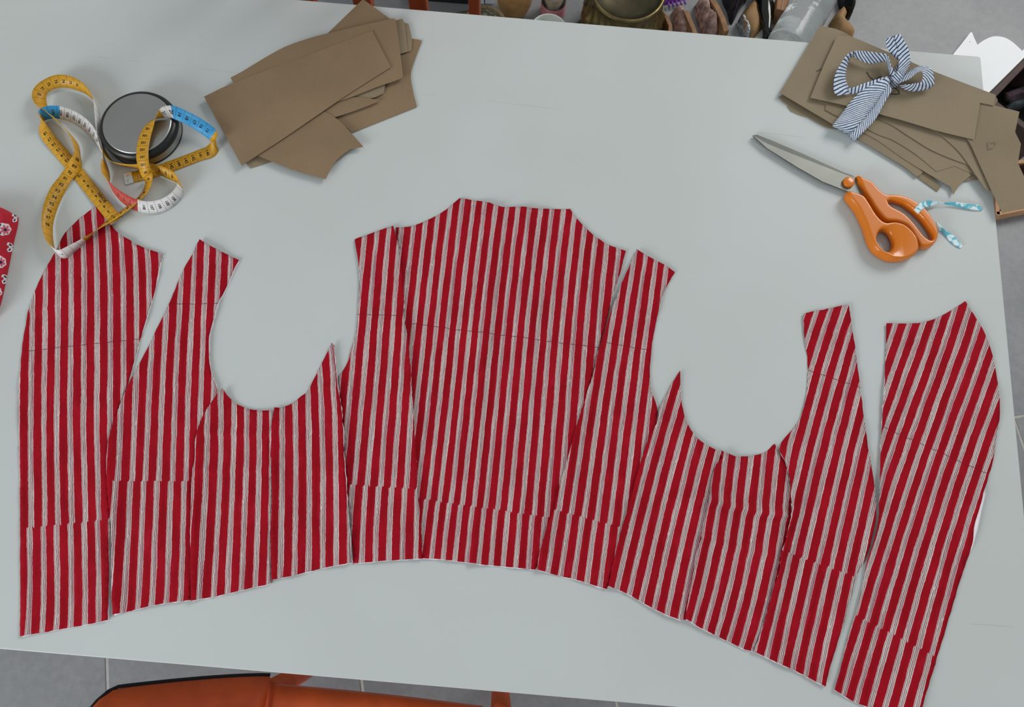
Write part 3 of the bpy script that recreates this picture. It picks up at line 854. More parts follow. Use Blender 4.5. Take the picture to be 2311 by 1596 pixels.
M_CARD = card_material('brown_card', (131, 110, 85))
M_CARD2 = card_material('greyer_brown_card', (133, 119, 96))
M_CARD3 = card_material('pale_brown_card', (137, 123, 101))
M_INK = mat('black_pen', (24, 22, 24), 0.6)
M_PENCIL = mat('pencil_grey', (98, 92, 84), 0.8)


def card(label, outline, z, tilt=(0, 0), m=None, warp=0.0006, th=0.0007, group='brown card pattern pieces', sharp=28, curl=0.0):
    """one card: outline in the picture, resting at z (mm above the table); tilt = rise in mm per 100 px towards (right, down)"""
    z0 = TABLE_Z + z * 0.001
    P = smoothloop(wpoly(outline, z0), 0.006, True, sharp)
    c = P.mean(0)
    pts, tris = fill([P], 0.014)
    sd = len(bpy.data.objects) * 1.7
    zt = np.zeros(len(pts))
    for i, p in enumerate(pts):
        zt[i] = z0 + (p[0] - c[0]) * tilt[0] + (p[1] - c[1]) * tilt[1] + warp * noise.noise(Vector((p[0] * 9 + sd, p[1] * 9, sd)))
    zt = np.maximum(zt, TABLE_Z + 0.0002 + th) if curl == 0 else zt
    o = solid('pattern_card', pts, tris, zt, zt - th, m or M_CARD, None, True, (c[0], c[1], TABLE_Z))
    me = o.data
    tag(o, label, 'card', group)
    md = o.modifiers.new('edge', 'EDGE_SPLIT'); md.split_angle = math.radians(40)
    return o


def Q1(*p): return S(440, 0, 3.8, p)


g1 = 'loose brown card patterns behind the tin'
card('crumpled brown card scrap poking out at the lower tip of the left stack', [(553, 367), (566, 379), (590, 372), (619, 363), (640, 330), (600, 320)], 1.2, m=M_CARD2, warp=0.002, group=g1)
card('lowest brown card of the left stack with a scooped right edge', [(929, 87), (952, 92), (937, 132), (927, 168), (932, 205), (941, 241), (795, 299), (700, 220), (850, 90)], 1.6, group=g1)
card('brown card with a corner pointing over the far edge of the table', [(737, 78), (819, -2), (882, 44), (850, 120), (760, 150)], 2.4, group=g1)
card('small brown card, rearmost of the fan at the right of the left stack', [(906, 50), (922, 53), (929.5, 88), (928, 114.5), (905, 121), (870, 110), (880, 60)], 3.2, m=M_CARD2, group=g1)
card('small brown card with a clipped corner in the fan of the left stack', [(880, 50), (908, 42), (914, 58), (920, 116), (906, 121), (860, 110)], 4.0, m=M_CARD2, group=g1)
card('narrow brown card strip showing under the big rectangle of the left stack', [(800, 170), (870, 186), (866, 210), (835, 222), (770, 226)], 4.4, m=M_CARD2, group=g1)
card('brown card with a long pointed dart tip in the left stack', [(729, 251), (760, 215), (835, 222.5), (859, 226), (845, 233), (803, 249), (754, 265)], 5.2, group=g1, sharp=24)
card('brown sleeve-head card with two scooped corners hanging down from the left stack', [(729, 250), (745, 258), (764, 271), (785, 292), (820, 331), (790, 337), (761, 360.5), (745, 384), (735, 404), (664, 384), (578, 350), (640, 290)], 6.0, group=g1, sharp=24)
card('brown card with a long curved upper edge, second from the top of the left stack', [(520, 175), (545, 162), (571.6, 146), (607, 125), (645, 105), (690, 89), (737, 76), (887, 41), (893, 44), (903, 115), (910, 175), (869, 189.5), (700, 240), (528, 190)], 7.4, group=g1, sharp=40)
card('big brown rectangle card lying on top of the left stack', [(460, 218), (534, 184), (700, 122), (840, 69), (882, 152), (777, 219), (640, 312), (545, 373)], 8.8, group=g1, sharp=25)

g2 = 'brown card patterns tied in a bundle'
def b(label, out, z, **k):
    k.setdefault('m', M_CARD3)
    return card(label, out, z, group=g2, **k)
b('dark card edge lowest under the left end of the tied bundle', [(1757, 219), (1768, 213), (1850, 250), (1895, 292), (1874, 289), (1850, 279), (1779, 237)], 2.0, m=M_CARD2)
b('small card corner poking out below the left end of the tied bundle', [(1779, 234), (1777, 240), (1785, 250), (1811, 261), (1860, 273), (1875, 262), (1830, 238)], 1.2)
b('dark brown card edge lowest on the scissors side of the tied bundle', [(1930, 312), (1985, 340), (2040, 376), (2074, 402), (2116, 432), (2124, 421), (2060, 360), (1960, 290)], 1.6, m=M_CARD2)
b('thin brown card showing between scissors handle and bundle', [(1960, 300), (2179, 407.5), (2214, 405.5), (2190, 370), (2060, 310)], 2.4)
b('brown card strip with a notched end on the scissors side of the bundle', [(1925, 306), (1980, 339), (2041, 376), (2069, 399), (2077, 394.6), (2083, 388), (2000, 320), (1950, 290)], 3.6)
b('brown card with a downward corner, lowest corner of the tied bundle', [(1920, 285), (1980, 316), (2037, 356), (2100, 395), (2146, 422), (2152, 439), (2166, 417.5), (2192, 394.6), (2140, 350), (2000, 280)], 4.8)
b('brown card with a short tip above the lowest corner of the bundle', [(1900, 262), (1980, 302), (2016, 316), (2066, 347), (2114.7, 386.7), (2155, 374), (2203, 395), (2190, 360), (2060, 290), (1960, 250)], 6.0)
b('long brown card in the middle of the bundle fan', [(1890, 240), (1940, 250), (2008.6, 280), (2051.6, 307), (2109, 341.6), (2186, 371.7), (2200, 372), (2150, 310), (2030, 255), (1920, 215)], 7.2)
b('folded brown card, left end of the tied bundle', [(1850, 58), (1890, 66), (1925, 84), (1960, 110), (1930, 250), (1890, 286), (1815, 242), (1760, 209), (1790, 160)], 7.0, sharp=20)
b('narrow curved card running down beside the big hanging card', [(2100, 290), (2122, 304), (2166, 344.5), (2209, 404.6), (2228, 430), (2236, 432), (2243, 428), (2215, 370), (2188, 310)], 8.2)
b('card tab sticking out of the fold under the top card of the bundle', [(1846, 224), (1864, 237), (1862, 247), (1893, 263), (1940, 275), (1930, 230)], 8.4, m=M_CARD2)
b('greyish card with pencil marks under the right end of the top card', [(2040, 190), (2100, 170), (2247, 216), (2252, 226), (2244, 240), (2200, 300), (2080, 270)], 9.4, m=M_CARD2)
hang = b('big brown card hanging over the right table edge beside the crates', [(2150, 215), (2210, 229), (2301, 252), (2291, 298), (2304, 325), (2297, 369), (2311, 399), (2330, 440), (2328, 468), (2262, 480), (2240, 435), (2207, 362), (2184, 315), (2140, 260)], 10.8, m=M_CARD2, sharp=24)
top = b('top card of the tied bundle with black pen marks under the bow', [(1890, 80), (1922, 83), (1990, 111), (2106, 161), (2247, 214), (2243, 238), (2212, 232), (2198, 315), (2120, 296), (2028, 269), (1904, 237), (1829, 220), (1860, 145)], 12.2, sharp=22)


def stroke(name, pxs, z, w, m, parent):
    """thin pen line lying on a sheet"""
    P = smoothloop([tuple(U(p[0], p[1], z))[:2] for p in pxs], 0.002, False, 60)
    V = []; Fs = []
    for i in range(len(P)):
        t = P[min(i + 1, len(P) - 1)] - P[max(i - 1, 0)]; t /= np.linalg.norm(t) + 1e-12
        n_ = np.array([-t[1], t[0]]) * w / 2
        V += [(P[i][0] + n_[0], P[i][1] + n_[1], z), (P[i][0] - n_[0], P[i][1] - n_[1], z),
              (P[i][0] + n_[0], P[i][1] + n_[1], z - 0.0004), (P[i][0] - n_[0], P[i][1] - n_[1], z - 0.0004)]
    for i in range(len(P) - 1):
        a = i * 4; c = a + 4
        Fs += [(a, a + 1, c + 1, c), (a + 2, c + 2, c + 3, a + 3), (a, c, c + 2, a + 2), (a + 1, a + 3, c + 3, c + 1)]
    return mk(name, V, Fs, m, parent)


zt_ = TABLE_Z + 0.0130
stroke('pen_mark', [(1956, 162), (1963, 173), (1973, 181)], zt_, 0.0009, M_INK, top)
stroke('pen_mark', [(1978, 178), (1989, 171)], zt_, 0.0009, M_INK, top)
stroke('pen_mark', [(2018, 197), (2028, 205), (2029, 212), (2022, 213), (2010, 211)], zt_, 0.0009, M_INK, top)
stroke('pencil_mark', [(2229, 321), (2229, 337), (2241, 335)], TABLE_Z + 0.0119, 0.00035, M_PENCIL, hang)
stroke('pencil_mark', [(2236, 323), (2245, 322), (2246, 328)], TABLE_Z + 0.0119, 0.00035, M_PENCIL, hang)
fold = [o for o in bpy.data.objects if o.get('label', '').startswith('folded brown card')][0]
stroke('pen_mark', [(1842, 161), (1848, 158), (1856, 156)], TABLE_Z + 0.0077, 0.0007, M_INK, fold)


# ------------------------------------------------------------------ ribbons
def striped_ribbon_material():
    m = bpy.data.materials.new('blue_white_striped_cotton')
    nt, N, L, P = nodes_of(m)
    uv = N.new('ShaderNodeUVMap'); uv.uv_map = 'UVMap'
    s = N.new('ShaderNodeSeparateXYZ'); L.new(uv.outputs[0], s.inputs[0])
    tc = N.new('ShaderNodeTexCoord')
    w = mathn(nt, 'MULTIPLY', mathn(nt, 'SUBTRACT', noisen(nt, tc.outputs['Object'], 90.0, 2.0), 0.5), 0.45)
    t = mathn(nt, 'FRACT', mathn(nt, 'ADD', s.outputs[0], w))
    f = N.new('ShaderNodeMapRange'); L.new(mathn(nt, 'ABSOLUTE', mathn(nt, 'SUBTRACT', t, 0.5)), f.inputs[0])
    f.inputs[1].default_value = 0.22; f.inputs[2].default_value = 0.15
    wh = mixc(nt, ramp(nt, noisen(nt, tc.outputs['Object'], 200.0, 2.0), 0.3, 0.7), lin((186, 196, 206)), lin((212, 218, 224)))
    L.new(mixc(nt, f.outputs[0], wh, lin((24, 54, 104))), P.inputs['Base Color'])
    P.inputs['Roughness'].default_value = 0.85
    return m


M_BOW = striped_ribbon_material()


def band(name, left, right, m, parent=None, per=8, across=5, period=0.0052, skew=1.2, crown=0.0, origin=None, th=0.0005, u0=0.0, ripple=0.0):
    """cloth strip between two edge curves; each entry (px, py, mm above the table)"""
    A = [U(p[0], p[1], TABLE_Z + p[2] * .001) for p in left]; B = [U(p[0], p[1], TABLE_Z + p[2] * .001) for p in right]
    a, _ = catmull(A, per); c, _ = catmull(B, per)
    V = []; uv = []; s = u0
    for i in range(len(a)):
        if i: s += np.linalg.norm((a[i] + c[i]) / 2 - (a[i - 1] + c[i - 1]) / 2)
        wid = np.linalg.norm(a[i] - c[i])
        for k in range(across):
            t = k / (across - 1)
            p = a[i] * (1 - t) + c[i] * t
            p = p + np.array([0, 0, crown * math.sin(math.pi * t)])
            if ripple: p = p + np.array([0, 0, ripple * noise.noise(Vector((p[0] * 120, p[1] * 120, s * 40)))])
            V.append(tuple(p)); uv.append(((s + skew * (t - 0.5) * wid) / period, t))
    Fs = []
    n_ = across
    for i in range(len(a) - 1):
        for k in range(across - 1):
            Fs.append((i * n_ + k, i * n_ + k + 1, (i + 1) * n_ + k + 1, (i + 1) * n_ + k))
    o = mk(name, V, Fs, m, parent, True, origin)
    lay = o.data.uv_layers.new(name='UVMap')
    for lp_ in o.data.loops: lay.data[lp_.index].uv = uv[lp_.vertex_index]
    sd = o.modifiers.new('thick', 'SOLIDIFY'); sd.thickness = th; sd.offset = 0
    return o


ko = U(2017, 183, TABLE_Z + 0.0135)
bow = empty('fabric_tie', ko)
tag(bow, 'blue and white striped fabric tie knotted in a bow around the bundle of brown cards', 'ribbon')
band('wrap', [(2006, 172, 27), (1958, 195, 20), (1925, 223, 17), (1900, 256, 16), (1882, 279, 15), (1878, 285, 4)],
     [(2006, 190, 25), (1990, 212, 21), (1978, 230, 18), (1962, 253, 17), (1930, 290, 16), (1918, 304, 3)], M_BOW, bow, skew=0.7)
band('wrap', [(2006, 190, 26), (1990, 212, 20), (1978, 230, 17), (1962, 253, 16), (1930, 290, 15.5), (1915, 303, 2)],
     [(2014, 203, 24), (1998, 229, 18), (1986, 252, 17), (1972, 274, 16), (1938, 309, 15), (1927, 320, 1)], M_BOW, bow, skew=-1.0)
band('loop', [(2020, 168, 30), (2010, 145, 33), (2002, 124, 32), (1980, 119, 31), (1955, 116, 31), (1932, 114, 30)],
     [(2008, 172, 22), (2004, 155, 20), (1998, 140, 18), (1982, 142, 17), (1958, 143, 17), (1925, 128, 17)], M_BOW, bow, skew=0.6)
band('loop', [(1935, 114, 30), (1914, 122, 30), (1897, 145, 28), (1884, 172, 26), (1882, 205, 21), (1890, 216, 17)],
     [(1924, 126, 18), (1915, 140, 17), (1910, 160, 17), (1909, 180, 17), (1917, 203, 17), (1922, 211, 16)], M_BOW, bow, skew=0.4)
band('loop', [(1912, 201, 21), (1930, 196, 22), (1945, 190, 23), (1975, 180, 25), (2004, 172, 27)],
     [(1922, 213, 15), (1935, 210, 16), (1950, 206, 17), (1985, 197, 18), (2010, 186, 21)], M_BOW, bow, skew=0.6)
band('loop', [(2024, 186, 20), (2046, 165, 22), (2074, 150, 26), (2100, 155, 27), (2108, 178, 24), (2104, 196, 20), (2078, 205, 18), (2050, 205, 17), (2028, 194, 18)],
     [(2030, 187, 28), (2052, 178, 33), (2070, 164, 35), (2081, 162, 35), (2083, 175, 34), (2078, 186, 32), (2066, 188, 30), (2056, 190, 29), (2036, 192, 26)], M_BOW, bow, skew=0.7)
band('tail', [(2022, 178, 26), (2028, 150, 28), (2028, 128, 31), (2022, 102, 38), (2014, 82, 44)],
     [(2040, 172, 22), (2053, 146, 24), (2054, 132, 27), (2049, 108, 34), (2031, 76, 43)], M_BOW, bow, skew=-0.8)
band('tail', [(2026, 135, 24), (2008, 118, 29), (2001, 102, 36), (1999, 88, 42)],
     [(2030, 128, 30), (2026, 114, 35), (2021, 98, 40), (2015, 81, 45)], M_BOW, bow, skew=-0.8)
band('tail', [(2010, 180, 24), (2018, 158, 22), (2030, 140, 20), (2044, 124, 17), (2050, 134, 15)],
     [(2030, 188, 22), (2036, 168, 19), (2046, 150, 17), (2056, 140, 15), (2058, 140, 14)], M_BOW, bow, skew=0.8)
kn = [(2004, 176), (2010, 169), (2020, 170), (2030, 177), (2033, 187), (2026, 195), (2014, 199), (2006, 190)]
kb = blob('knot', kn, TABLE_Z + 0.0135, 0.017, M_BOW, bow, rough=0.004, step=0.0025, edge=0.009, seed=3)
lay = kb.data.uv_layers.new(name='UVMap')
for lp_ in kb.data.loops:
    co_ = kb.data.vertices[lp_.vertex_index].co
    lay.data[lp_.index].uv = ((co_.x * 0.8 + co_.y * 0.6 + co_.z) / 0.004, 0)


# ------------------------------------------------------------------ scissors
M_STEEL = mat('brushed_steel_blade', (128, 129, 124), 0.5, 1.0, vary=0.05, scale=30, stretch=(1, 1, 1))
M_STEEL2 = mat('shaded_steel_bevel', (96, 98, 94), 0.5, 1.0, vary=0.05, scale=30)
M_ORANGE = mat('orange_plastic', (204, 110, 6), 0.3, vary=0.02, scale=20, coat=0.25)
SC = U(1915, 411)
sci = empty('scissors', SC)
tag(sci, 'dressmaking scissors with orange plastic handles and steel blades', 'scissors')
def X6(*p): return S(1660, 280, 3.55, p)


def plate(name, outline, z0, z1, m, parent, drop=0.0, rim=0.0):
    P = wpoly(outline, TABLE_Z + z1)
    pts, tris = fill([resample(P, 0.005)], 0.006)
    d = segdist(pts, P, True)
    zt = TABLE_Z + z1 - np.clip(1 - d / max(rim, 1e-6), 0, 1) * drop if rim else np.full(len(pts), TABLE_Z + z1)
    o = solid(name, pts, tris, zt, np.full(len(pts), TABLE_Z + z0), m, parent, True)
    md = o.modifiers.new('edge', 'EDGE_SPLIT'); md.split_angle = math.radians(25)
    return o


plate('blade', X6((140, 90), (170, 84), (300, 135), (540, 238), (870, 388), (940, 412), (960, 440), (780, 372), (500, 262), (260, 165), (160, 110)), 0.002, 0.0045, M_STEEL2, sci)
plate('blade', X6((140, 92), (156, 100), (260, 160), (500, 258), (780, 368), (965, 436), (1000, 470), (1045, 580), (1020, 578), (900, 540), (700, 462), (500, 348), (250, 192)), 0.0045, 0.0068, M_STEEL, sci)
pv = U(1915.5, 411, TABLE_Z + 0.009)
lathe('pivot_screw', [(0.0001, 0.0022), (0.0062, 0.0021), (0.0071, 0.0016), (0.0074, 0.0008), (0.0074, -0.002), (0.0001, -0.002)], pv, M_ORANGE, sci, 32)


def handle(name, outline, hole, z0, h, edge, inner=None):
    zr = TABLE_Z + z0 + h * 0.6
    P = smoothloop(wpoly(outline, zr), 0.0011, True, 50)
    Q = smoothloop(wpoly(hole, zr), 0.0011, True, 80)
    pts, tris = fill([P, Q], 0.0012)
    d = segdist(pts, P, True); dq = segdist(pts, Q, True)
    p1 = np.sqrt(np.clip(1 - (1 - np.clip(d / edge, 0, 1)) ** 2, 0, 1))
    q_e = edge if inner is None else np.clip(edge + inner(pts), 0.001, 1)
    p2 = np.sqrt(np.clip(1 - (1 - np.clip(dq / q_e, 0, 1)) ** 2, 0, 1))
    zt = TABLE_Z + z0 + h * (0.45 + 0.55 * np.minimum(p1, p2))
    zb = TABLE_Z + z0 + h * 0.12 * (1 - np.minimum(p1, p2)) - 0.0006
    return solid(name, pts, tris, zt, np.maximum(zb, TABLE_Z + 0.0003), M_ORANGE, sci, True)


handle('finger_handle', [(1931, 399), (1935, 397), (1965.6, 411), (1970, 415), (1980, 427), (1990, 436), (1998, 440), (2012, 440), (2026, 441), (2042, 445), (2054, 450), (2066, 457), (2077, 464.5), (2088, 475), (2096.6, 485.6), (2104, 497),
                         (2110.7, 508), (2115, 520), (2116, 532), (2112, 545), (2101, 557), (2086, 560), (2073, 559), (2062, 540), (2045, 515), (2022, 504), (1998, 501), (1985, 490), (1970, 471.5), (1960, 455), (1950, 440), (1940, 420)],
       [(2002, 457), (2012, 454.6), (2034.6, 460), (2050, 470), (2065.6, 483), (2078, 495), (2088, 508), (2097, 521), (2102, 531), (2102, 540), (2096.6, 543), (2082.5, 533.5), (2060, 505), (2037.5, 483), (2009, 467)], 0.001, 0.0125, 0.0036)
hc = np.array(tuple(U(1990, 545))[:2])
handle('thumb_handle', [(1909, 436), (1913, 432), (1944.5, 443), (1958.6, 460), (1972.7, 483), (1985, 498), (1996, 504), (2012, 503), (2023, 504), (2038, 509), (2051.5, 519.4), (2061, 530), (2068.5, 543), (2071.5, 562), (2068, 571), (2060, 578.6),
                        (2048, 584), (2034.6, 587), (2020, 587.5), (2006.5, 585.6), (1992, 579), (1978, 570), (1969, 560), (1961, 545), (1956, 530.7), (1947, 505), (1930.4, 471.5), (1912, 448)],
       [(1978, 535), (1984, 524), (1994, 520), (2005, 525), (2013, 538), (2015.5, 551), (2012, 562), (2004, 569), (1994, 568), (1983, 557), (1977.5, 546)], 0.002, 0.0155, 0.0038,
       inner=lambda p: np.clip((p[:, 0] - hc[0]) * 1.5, 0, 0.030))

M_AQUA = bpy.data.materials.new('aqua_patterned_ribbon')
nt, N, L, P_ = nodes_of(M_AQUA)
tc = N.new('ShaderNodeTexCoord')
L.new(mixc(nt, ramp(nt, noisen(nt, tc.outputs['Object'], 120.0, 1.0), 0.42, 0.55), lin((92, 178, 196)), lin((214, 232, 236))), P_.inputs['Base Color'])
P_.inputs['Roughness'].default_value = 0.7
rb = empty('ribbon_tag', U(2075, 468))
tag(rb, 'pale blue and white ribbon tied to the orange finger handle of the scissors', 'ribbon')
band('knot_band', [(2059, 475, 3), (2063, 472, 13), (2070, 464, 14.6), (2078, 456, 12), (2080, 454, 4)], [(2070, 485, 3), (2073, 482, 13), (2080, 474, 14.6), (2088, 468, 12), (2089, 466, 4)], M_AQUA, rb, th=0.0006)
band('tail', [(2078, 458, 10), (2094, 452, 8), (2115, 455, 6), (2130, 457, 5), (2155, 456, 5), (2190, 461, 4), (2208, 463, 2), (2217, 471, 1.4)],
     [(2088, 468, 8), (2105, 466, 4), (2120, 462, 3), (2132, 461, 3), (2160, 467, 2), (2190, 473, 1.6), (2205, 475, 1.2), (2216, 475, 1)], M_AQUA, rb, th=0.0005)
band('tail', [(2112, 500, 8), (2122, 508, 4), (2132, 518, 3.5), (2150, 530, 3), (2165, 545, 2), (2173, 556, 1.4)],
     [(2113, 513, 2), (2120, 520, 1.5), (2130, 529, 1.2), (2145, 546, 1), (2160, 557, 1), (2168, 560, 1)], M_AQUA, rb, th=0.0005)


# ------------------------------------------------------------------ round tin
M_TIN = mat('brushed_tin', (168, 168, 165), 0.38, 1.0, vary=0.04, scale=14, bump=0.04, bscale=60)
M_RUB = mat('black_rim', (20, 21, 22), 0.4, vary=0.02)
tp = U(327, 300.5, TABLE_Z + 0.0005)
tin = empty('round_tin', tp)
tag(tin, 'round brushed steel tin with a black rim, inside the loops of the tape measure', 'tin')
RT = 0.0505
lathe('body', [(0.0001, 0.0), (RT * 0.97, 0.0), (RT * 0.985, 0.001), (RT * 0.975, 0.003), (RT * 0.955, 0.006), (RT * 0.95, 0.013), (RT * 0.96, 0.0165)], tp, M_TIN, tin, 96)
lathe('base_ring', [(RT * 0.972, 0.0), (RT * 0.992, 0.0), (RT * 0.992, 0.0016), (RT * 0.975, 0.0022)], tp, M_RUB, tin, 96)
lathe('rim', [(RT * 0.955, 0.0125), (RT * 1.0, 0.0135), (RT * 1.015, 0.0155), (RT * 1.005, 0.0190), (RT * 0.975, 0.0222), (RT * 0.92, 0.0240), (RT * 0.87, 0.0240)], tp, M_RUB, tin, 96)
lathe('lid_disc', [(RT * 0.890, 0.0232), (RT * 0.882, 0.0243), (RT * 0.865, 0.0250), (RT * 0.84, 0.0252), (RT * 0.5, 0.0254), (0.0001, 0.0254)], tp, M_TIN, tin, 96)


# ------------------------------------------------------------------ tape measure
def tape_material(name, rgb):
    m = bpy.data.materials.new(name)
    nt, N, L, P = nodes_of(m)
    uv = N.new('ShaderNodeUVMap'); uv.uv_map = 'UVMap'
    s = N.new('ShaderNodeSeparateXYZ'); L.new(uv.outputs[0], s.inputs[0])
    cm = s.outputs[0]; t = s.outputs[1]
    tick = mathn(nt, 'LESS_THAN', mathn(nt, 'FRACT', cm), 0.05)
    mm_ = mathn(nt, 'LESS_THAN', mathn(nt, 'FRACT', mathn(nt, 'MULTIPLY', cm, 10.0)), 0.22)
    edge = mathn(nt, 'GREATER_THAN', mathn(nt, 'ABSOLUTE', mathn(nt, 'SUBTRACT', t, 0.5)), 0.41)
    f = mathn(nt, 'MAXIMUM', tick, mathn(nt, 'MULTIPLY', mathn(nt, 'MULTIPLY', mm_, edge), 0.45))
    tc = N.new('ShaderNodeTexCoord')
    c = lin(rgb)
    base = mixc(nt, ramp(nt, noisen(nt, tc.outputs['Object'], 40.0, 2.0), 0.3, 0.7), tuple(v * 0.93 for v in c), tuple(min(1, v * 1.05) for v in c))
    L.new(mixc(nt, mathn(nt, 'MULTIPLY', f, 0.8), base, tuple(v * 0.15 for v in c)), P.inputs['Base Color'])
    P.inputs['Roughness'].default_value = 0.5
    return m


TM = [tape_material('tape_yellow', (196, 144, 24)), tape_material('tape_blue', (52, 150, 206)), tape_material('tape_white', (214, 212, 210)), tape_material('tape_red', (186, 66, 54))]
M_PRINT = mat('tape_print_black', (26, 20, 16), 0.6)
M_TIP = mat('nickel_tip', (205, 203, 198), 0.25, 1.0)
TP = [(293, 402, .5, 0, 0), (345, 389, .6, 0, 0), (400, 370, .8, 0, 0), (450, 351, 1, 2, 0), (474, 342, 3, 15, 0), (487, 327, 9, 88, 0), (480, 305, 14, 150, 1), (450, 282, 17, 162, 1), (415, 263, 26, 165, 1),
      (388, 253, 31, 150, 2), (366, 257, 36.5, 95, 0), (343, 276, 33, 35, 0), (329, 303, 31, 12, 0), (322, 335, 30, 8, 0), (322, 362, 28, 10, 0), (328, 387, 18, 22, 0), (336, 405, 8, 35, 0),
      (329, 430, 7, 36, 0), (310, 452, 8, 40, 0), (283, 474, 9, 38, 0), (255, 493, 10, 38, 0), (225, 514, 10.5, 50, 0), (190, 542, 11.5, 74, 2), (160, 563, 11, 94, 2), (138, 574, 10, 106, 2), (120, 561, 10, 97, 0),
      (109, 533, 10, 78, 0), (107, 500, 9, 66, 0), (114, 467, 8, 50, 0), (129, 432, 6.5, 34, 0), (150, 400, 3.5, 4, 0), (167, 377, 6, 30, 0), (175, 354, 9.5, 86, 0), (168, 318, 10, 86, 0), (138, 281, 10, 90, 0),
      (110, 257, 10, 84, 0), (91, 232, 10.5, 48, 0), (90, 208, 10, 25, 0), (109, 191, 9.5, 18, 0), (136, 183, 9.5, 34, 0), (166, 188, 9.5, 50, 0), (195, 204, 10, 70, 0), (215, 231, 10, 84, 2), (220, 262, 10, 90, 2),
      (224, 298, 10, 90, 2), (233, 336, 10, 94, 0), (255, 366, 9, 104, 0), (299, 376, 9, 100, 0), (345, 380, 9, 72, 0), (380, 393, 8.5, 60, 0), (400, 405, 9, 75, 0), (407, 421, 9, 95, 2), (398, 442, 9, 112, 2),
      (372, 461, 9, 124, 2), (340, 468, 9, 130, 2), (311, 464, 10, 132, 3), (285, 452, 9, 128, 3), (262, 434, 9, 115, 3), (245, 412, 9, 102, 0), (238, 390, 10, 76, 0), (236, 365, 10, 92, 2), (231, 340, 10, 112, 2),
      (218, 312, 9.5, 128, 2), (195, 284, 9, 138, 2), (165, 264, 8.5, 144, 2), (135, 254, 8.5, 144, 1), (110, 254, 9, 135, 1), (95, 263, 10, 95, 0), (94, 283, 7, 38, 0), (108, 309, 4, 14, 0), (140, 348, 1.6, 4, 0),
      (180, 396, .8, 0, 0), (220, 447, 2.2, 0, 0), (262, 499, 4.6, 0, 0)]
WT = 0.0083
ctrl = []
for (px, py, z, ph, c_) in TP:
    zz = max(z, abs(math.sin(math.radians(ph))) * WT * 1000 + 0.5)
    p = U(px, py, TABLE_Z + zz * .001)
    ctrl.append((p.x, p.y, p.z, ph))
PER = 14
cv, cidx = catmull(ctrl, PER)
pos = cv[:, :3]; phi = np.radians(cv[:, 3])
tan = np.gradient(pos, axis=0); tan[:, 2] *= 0.3; tan /= np.linalg.norm(tan, axis=1)[:, None]
hn = np.stack([-tan[:, 1], tan[:, 0], np.zeros(len(tan))], 1); hn /= np.linalg.norm(hn, axis=1)[:, None]
wv = hn * np.cos(phi)[:, None] + np.array([0, 0, 1.0]) * np.sin(phi)[:, None]
sarc = np.concatenate([[0], np.cumsum(np.linalg.norm(np.diff(pos, axis=0), axis=1))])
print('tape length', sarc[-1])

V = []; Fs = []; mi = []
for i in range(len(pos)):
    for k in range(3):
        V.append(tuple(pos[i] + wv[i] * WT * (k - 1)))
colr = [t[4] for t in TP]
for i in range(len(pos) - 1):
    for k in range(2):
        Fs.append((i * 3 + k, (i + 1) * 3 + k, (i + 1) * 3 + k + 1, i * 3 + k + 1)); mi.append(colr[min(int(cidx[i] + 1e-6), len(colr) - 1)])
tape_o = Vector((0.0, 0.0, TABLE_Z)) + Vector((*U(270, 400)[:2], 0))
tape = empty('tape_measure', tape_o)
tag(tape, 'yellow, blue and white tape measure lying in loose loops around the tin', 'tape measure')
ribbon = mk('tape_strip', V, Fs, TM, tape, True)
ribbon.data.polygons.foreach_set('material_index', mi)
lay = ribbon.data.uv_layers.new(name='UVMap')
for lp_ in ribbon.data.loops:
    v = lp_.vertex_index; lay.data[lp_.index].uv = (sarc[v // 3] * 100, (v % 3) / 2)
sd = ribbon.modifiers.new('thick', 'SOLIDIFY'); sd.thickness = 0.0004; sd.offset = 0


def glyphs(txt, size):
    cu = bpy.data.curves.new('print', 'FONT'); cu.body = txt; cu.size = size; cu.align_x = 'CENTER'; cu.align_y = 'CENTER'
    cu.resolution_u = 2; cu.offset = 0.00012
    ob = bpy.data.objects.new('print', cu); COL.objects.link(ob)
    bpy.context.view_layer.update()
    me = bpy.data.meshes.new_from_object(ob.evaluated_get(bpy.context.evaluated_depsgraph_get()))
    vs = [tuple(v.co) for v in me.vertices]; fs = [tuple(p.vertices) for p in me.polygons]
    bpy.data.objects.remove(ob); bpy.data.curves.remove(cu); bpy.data.meshes.remove(me)
    return vs, fs


def side_at(s):
    i = int(np.clip(np.searchsorted(sarc, s) - 1, 0, len(sarc) - 1))
    return 1 if math.cos(phi[i]) >= 0 else -1


def on_tape(s, t, h):
    """point at arc length s, offset t across (m), h above the upper side"""
    s = min(max(s, 0), sarc[-1]); i = int(np.clip(np.searchsorted(sarc, s) - 1, 0, len(sarc) - 2))
    f = (s - sarc[i]) / max(1e-9, sarc[i + 1] - sarc[i])
    p = pos[i] * (1 - f) + pos[i + 1] * f; w = wv[i] * (1 - f) + wv[i + 1] * f; tg = tan[i]
    nn = np.cross(tg, w); nn /= np.linalg.norm(nn) + 1e-9
    if nn[2] < 0: nn = -nn
    return p + w * t + nn * h


PV = []; PF = []
gcache = {}


def put(txt, s, size=0.0062, flip=1, along=False, t0=0.0):
    if (txt, size) not in gcache: gcache[(txt, size)] = glyphs(txt, size)
    vs, fs = gcache[(txt, size)]
    bI = len(PV); sd_ = side_at(s)
    for x, y, _ in vs:
        if along: q = on_tape(s + flip * x, t0 + flip * y, 0.0004)
        else: q = on_tape(s + flip * y, -flip * x * sd_ + t0, 0.0004)
        PV.append(tuple(q))
    PF.extend(tuple(bI + k for k in f_) for f_ in fs)


def s_at(i): return sarc[int(round(i * PER))]


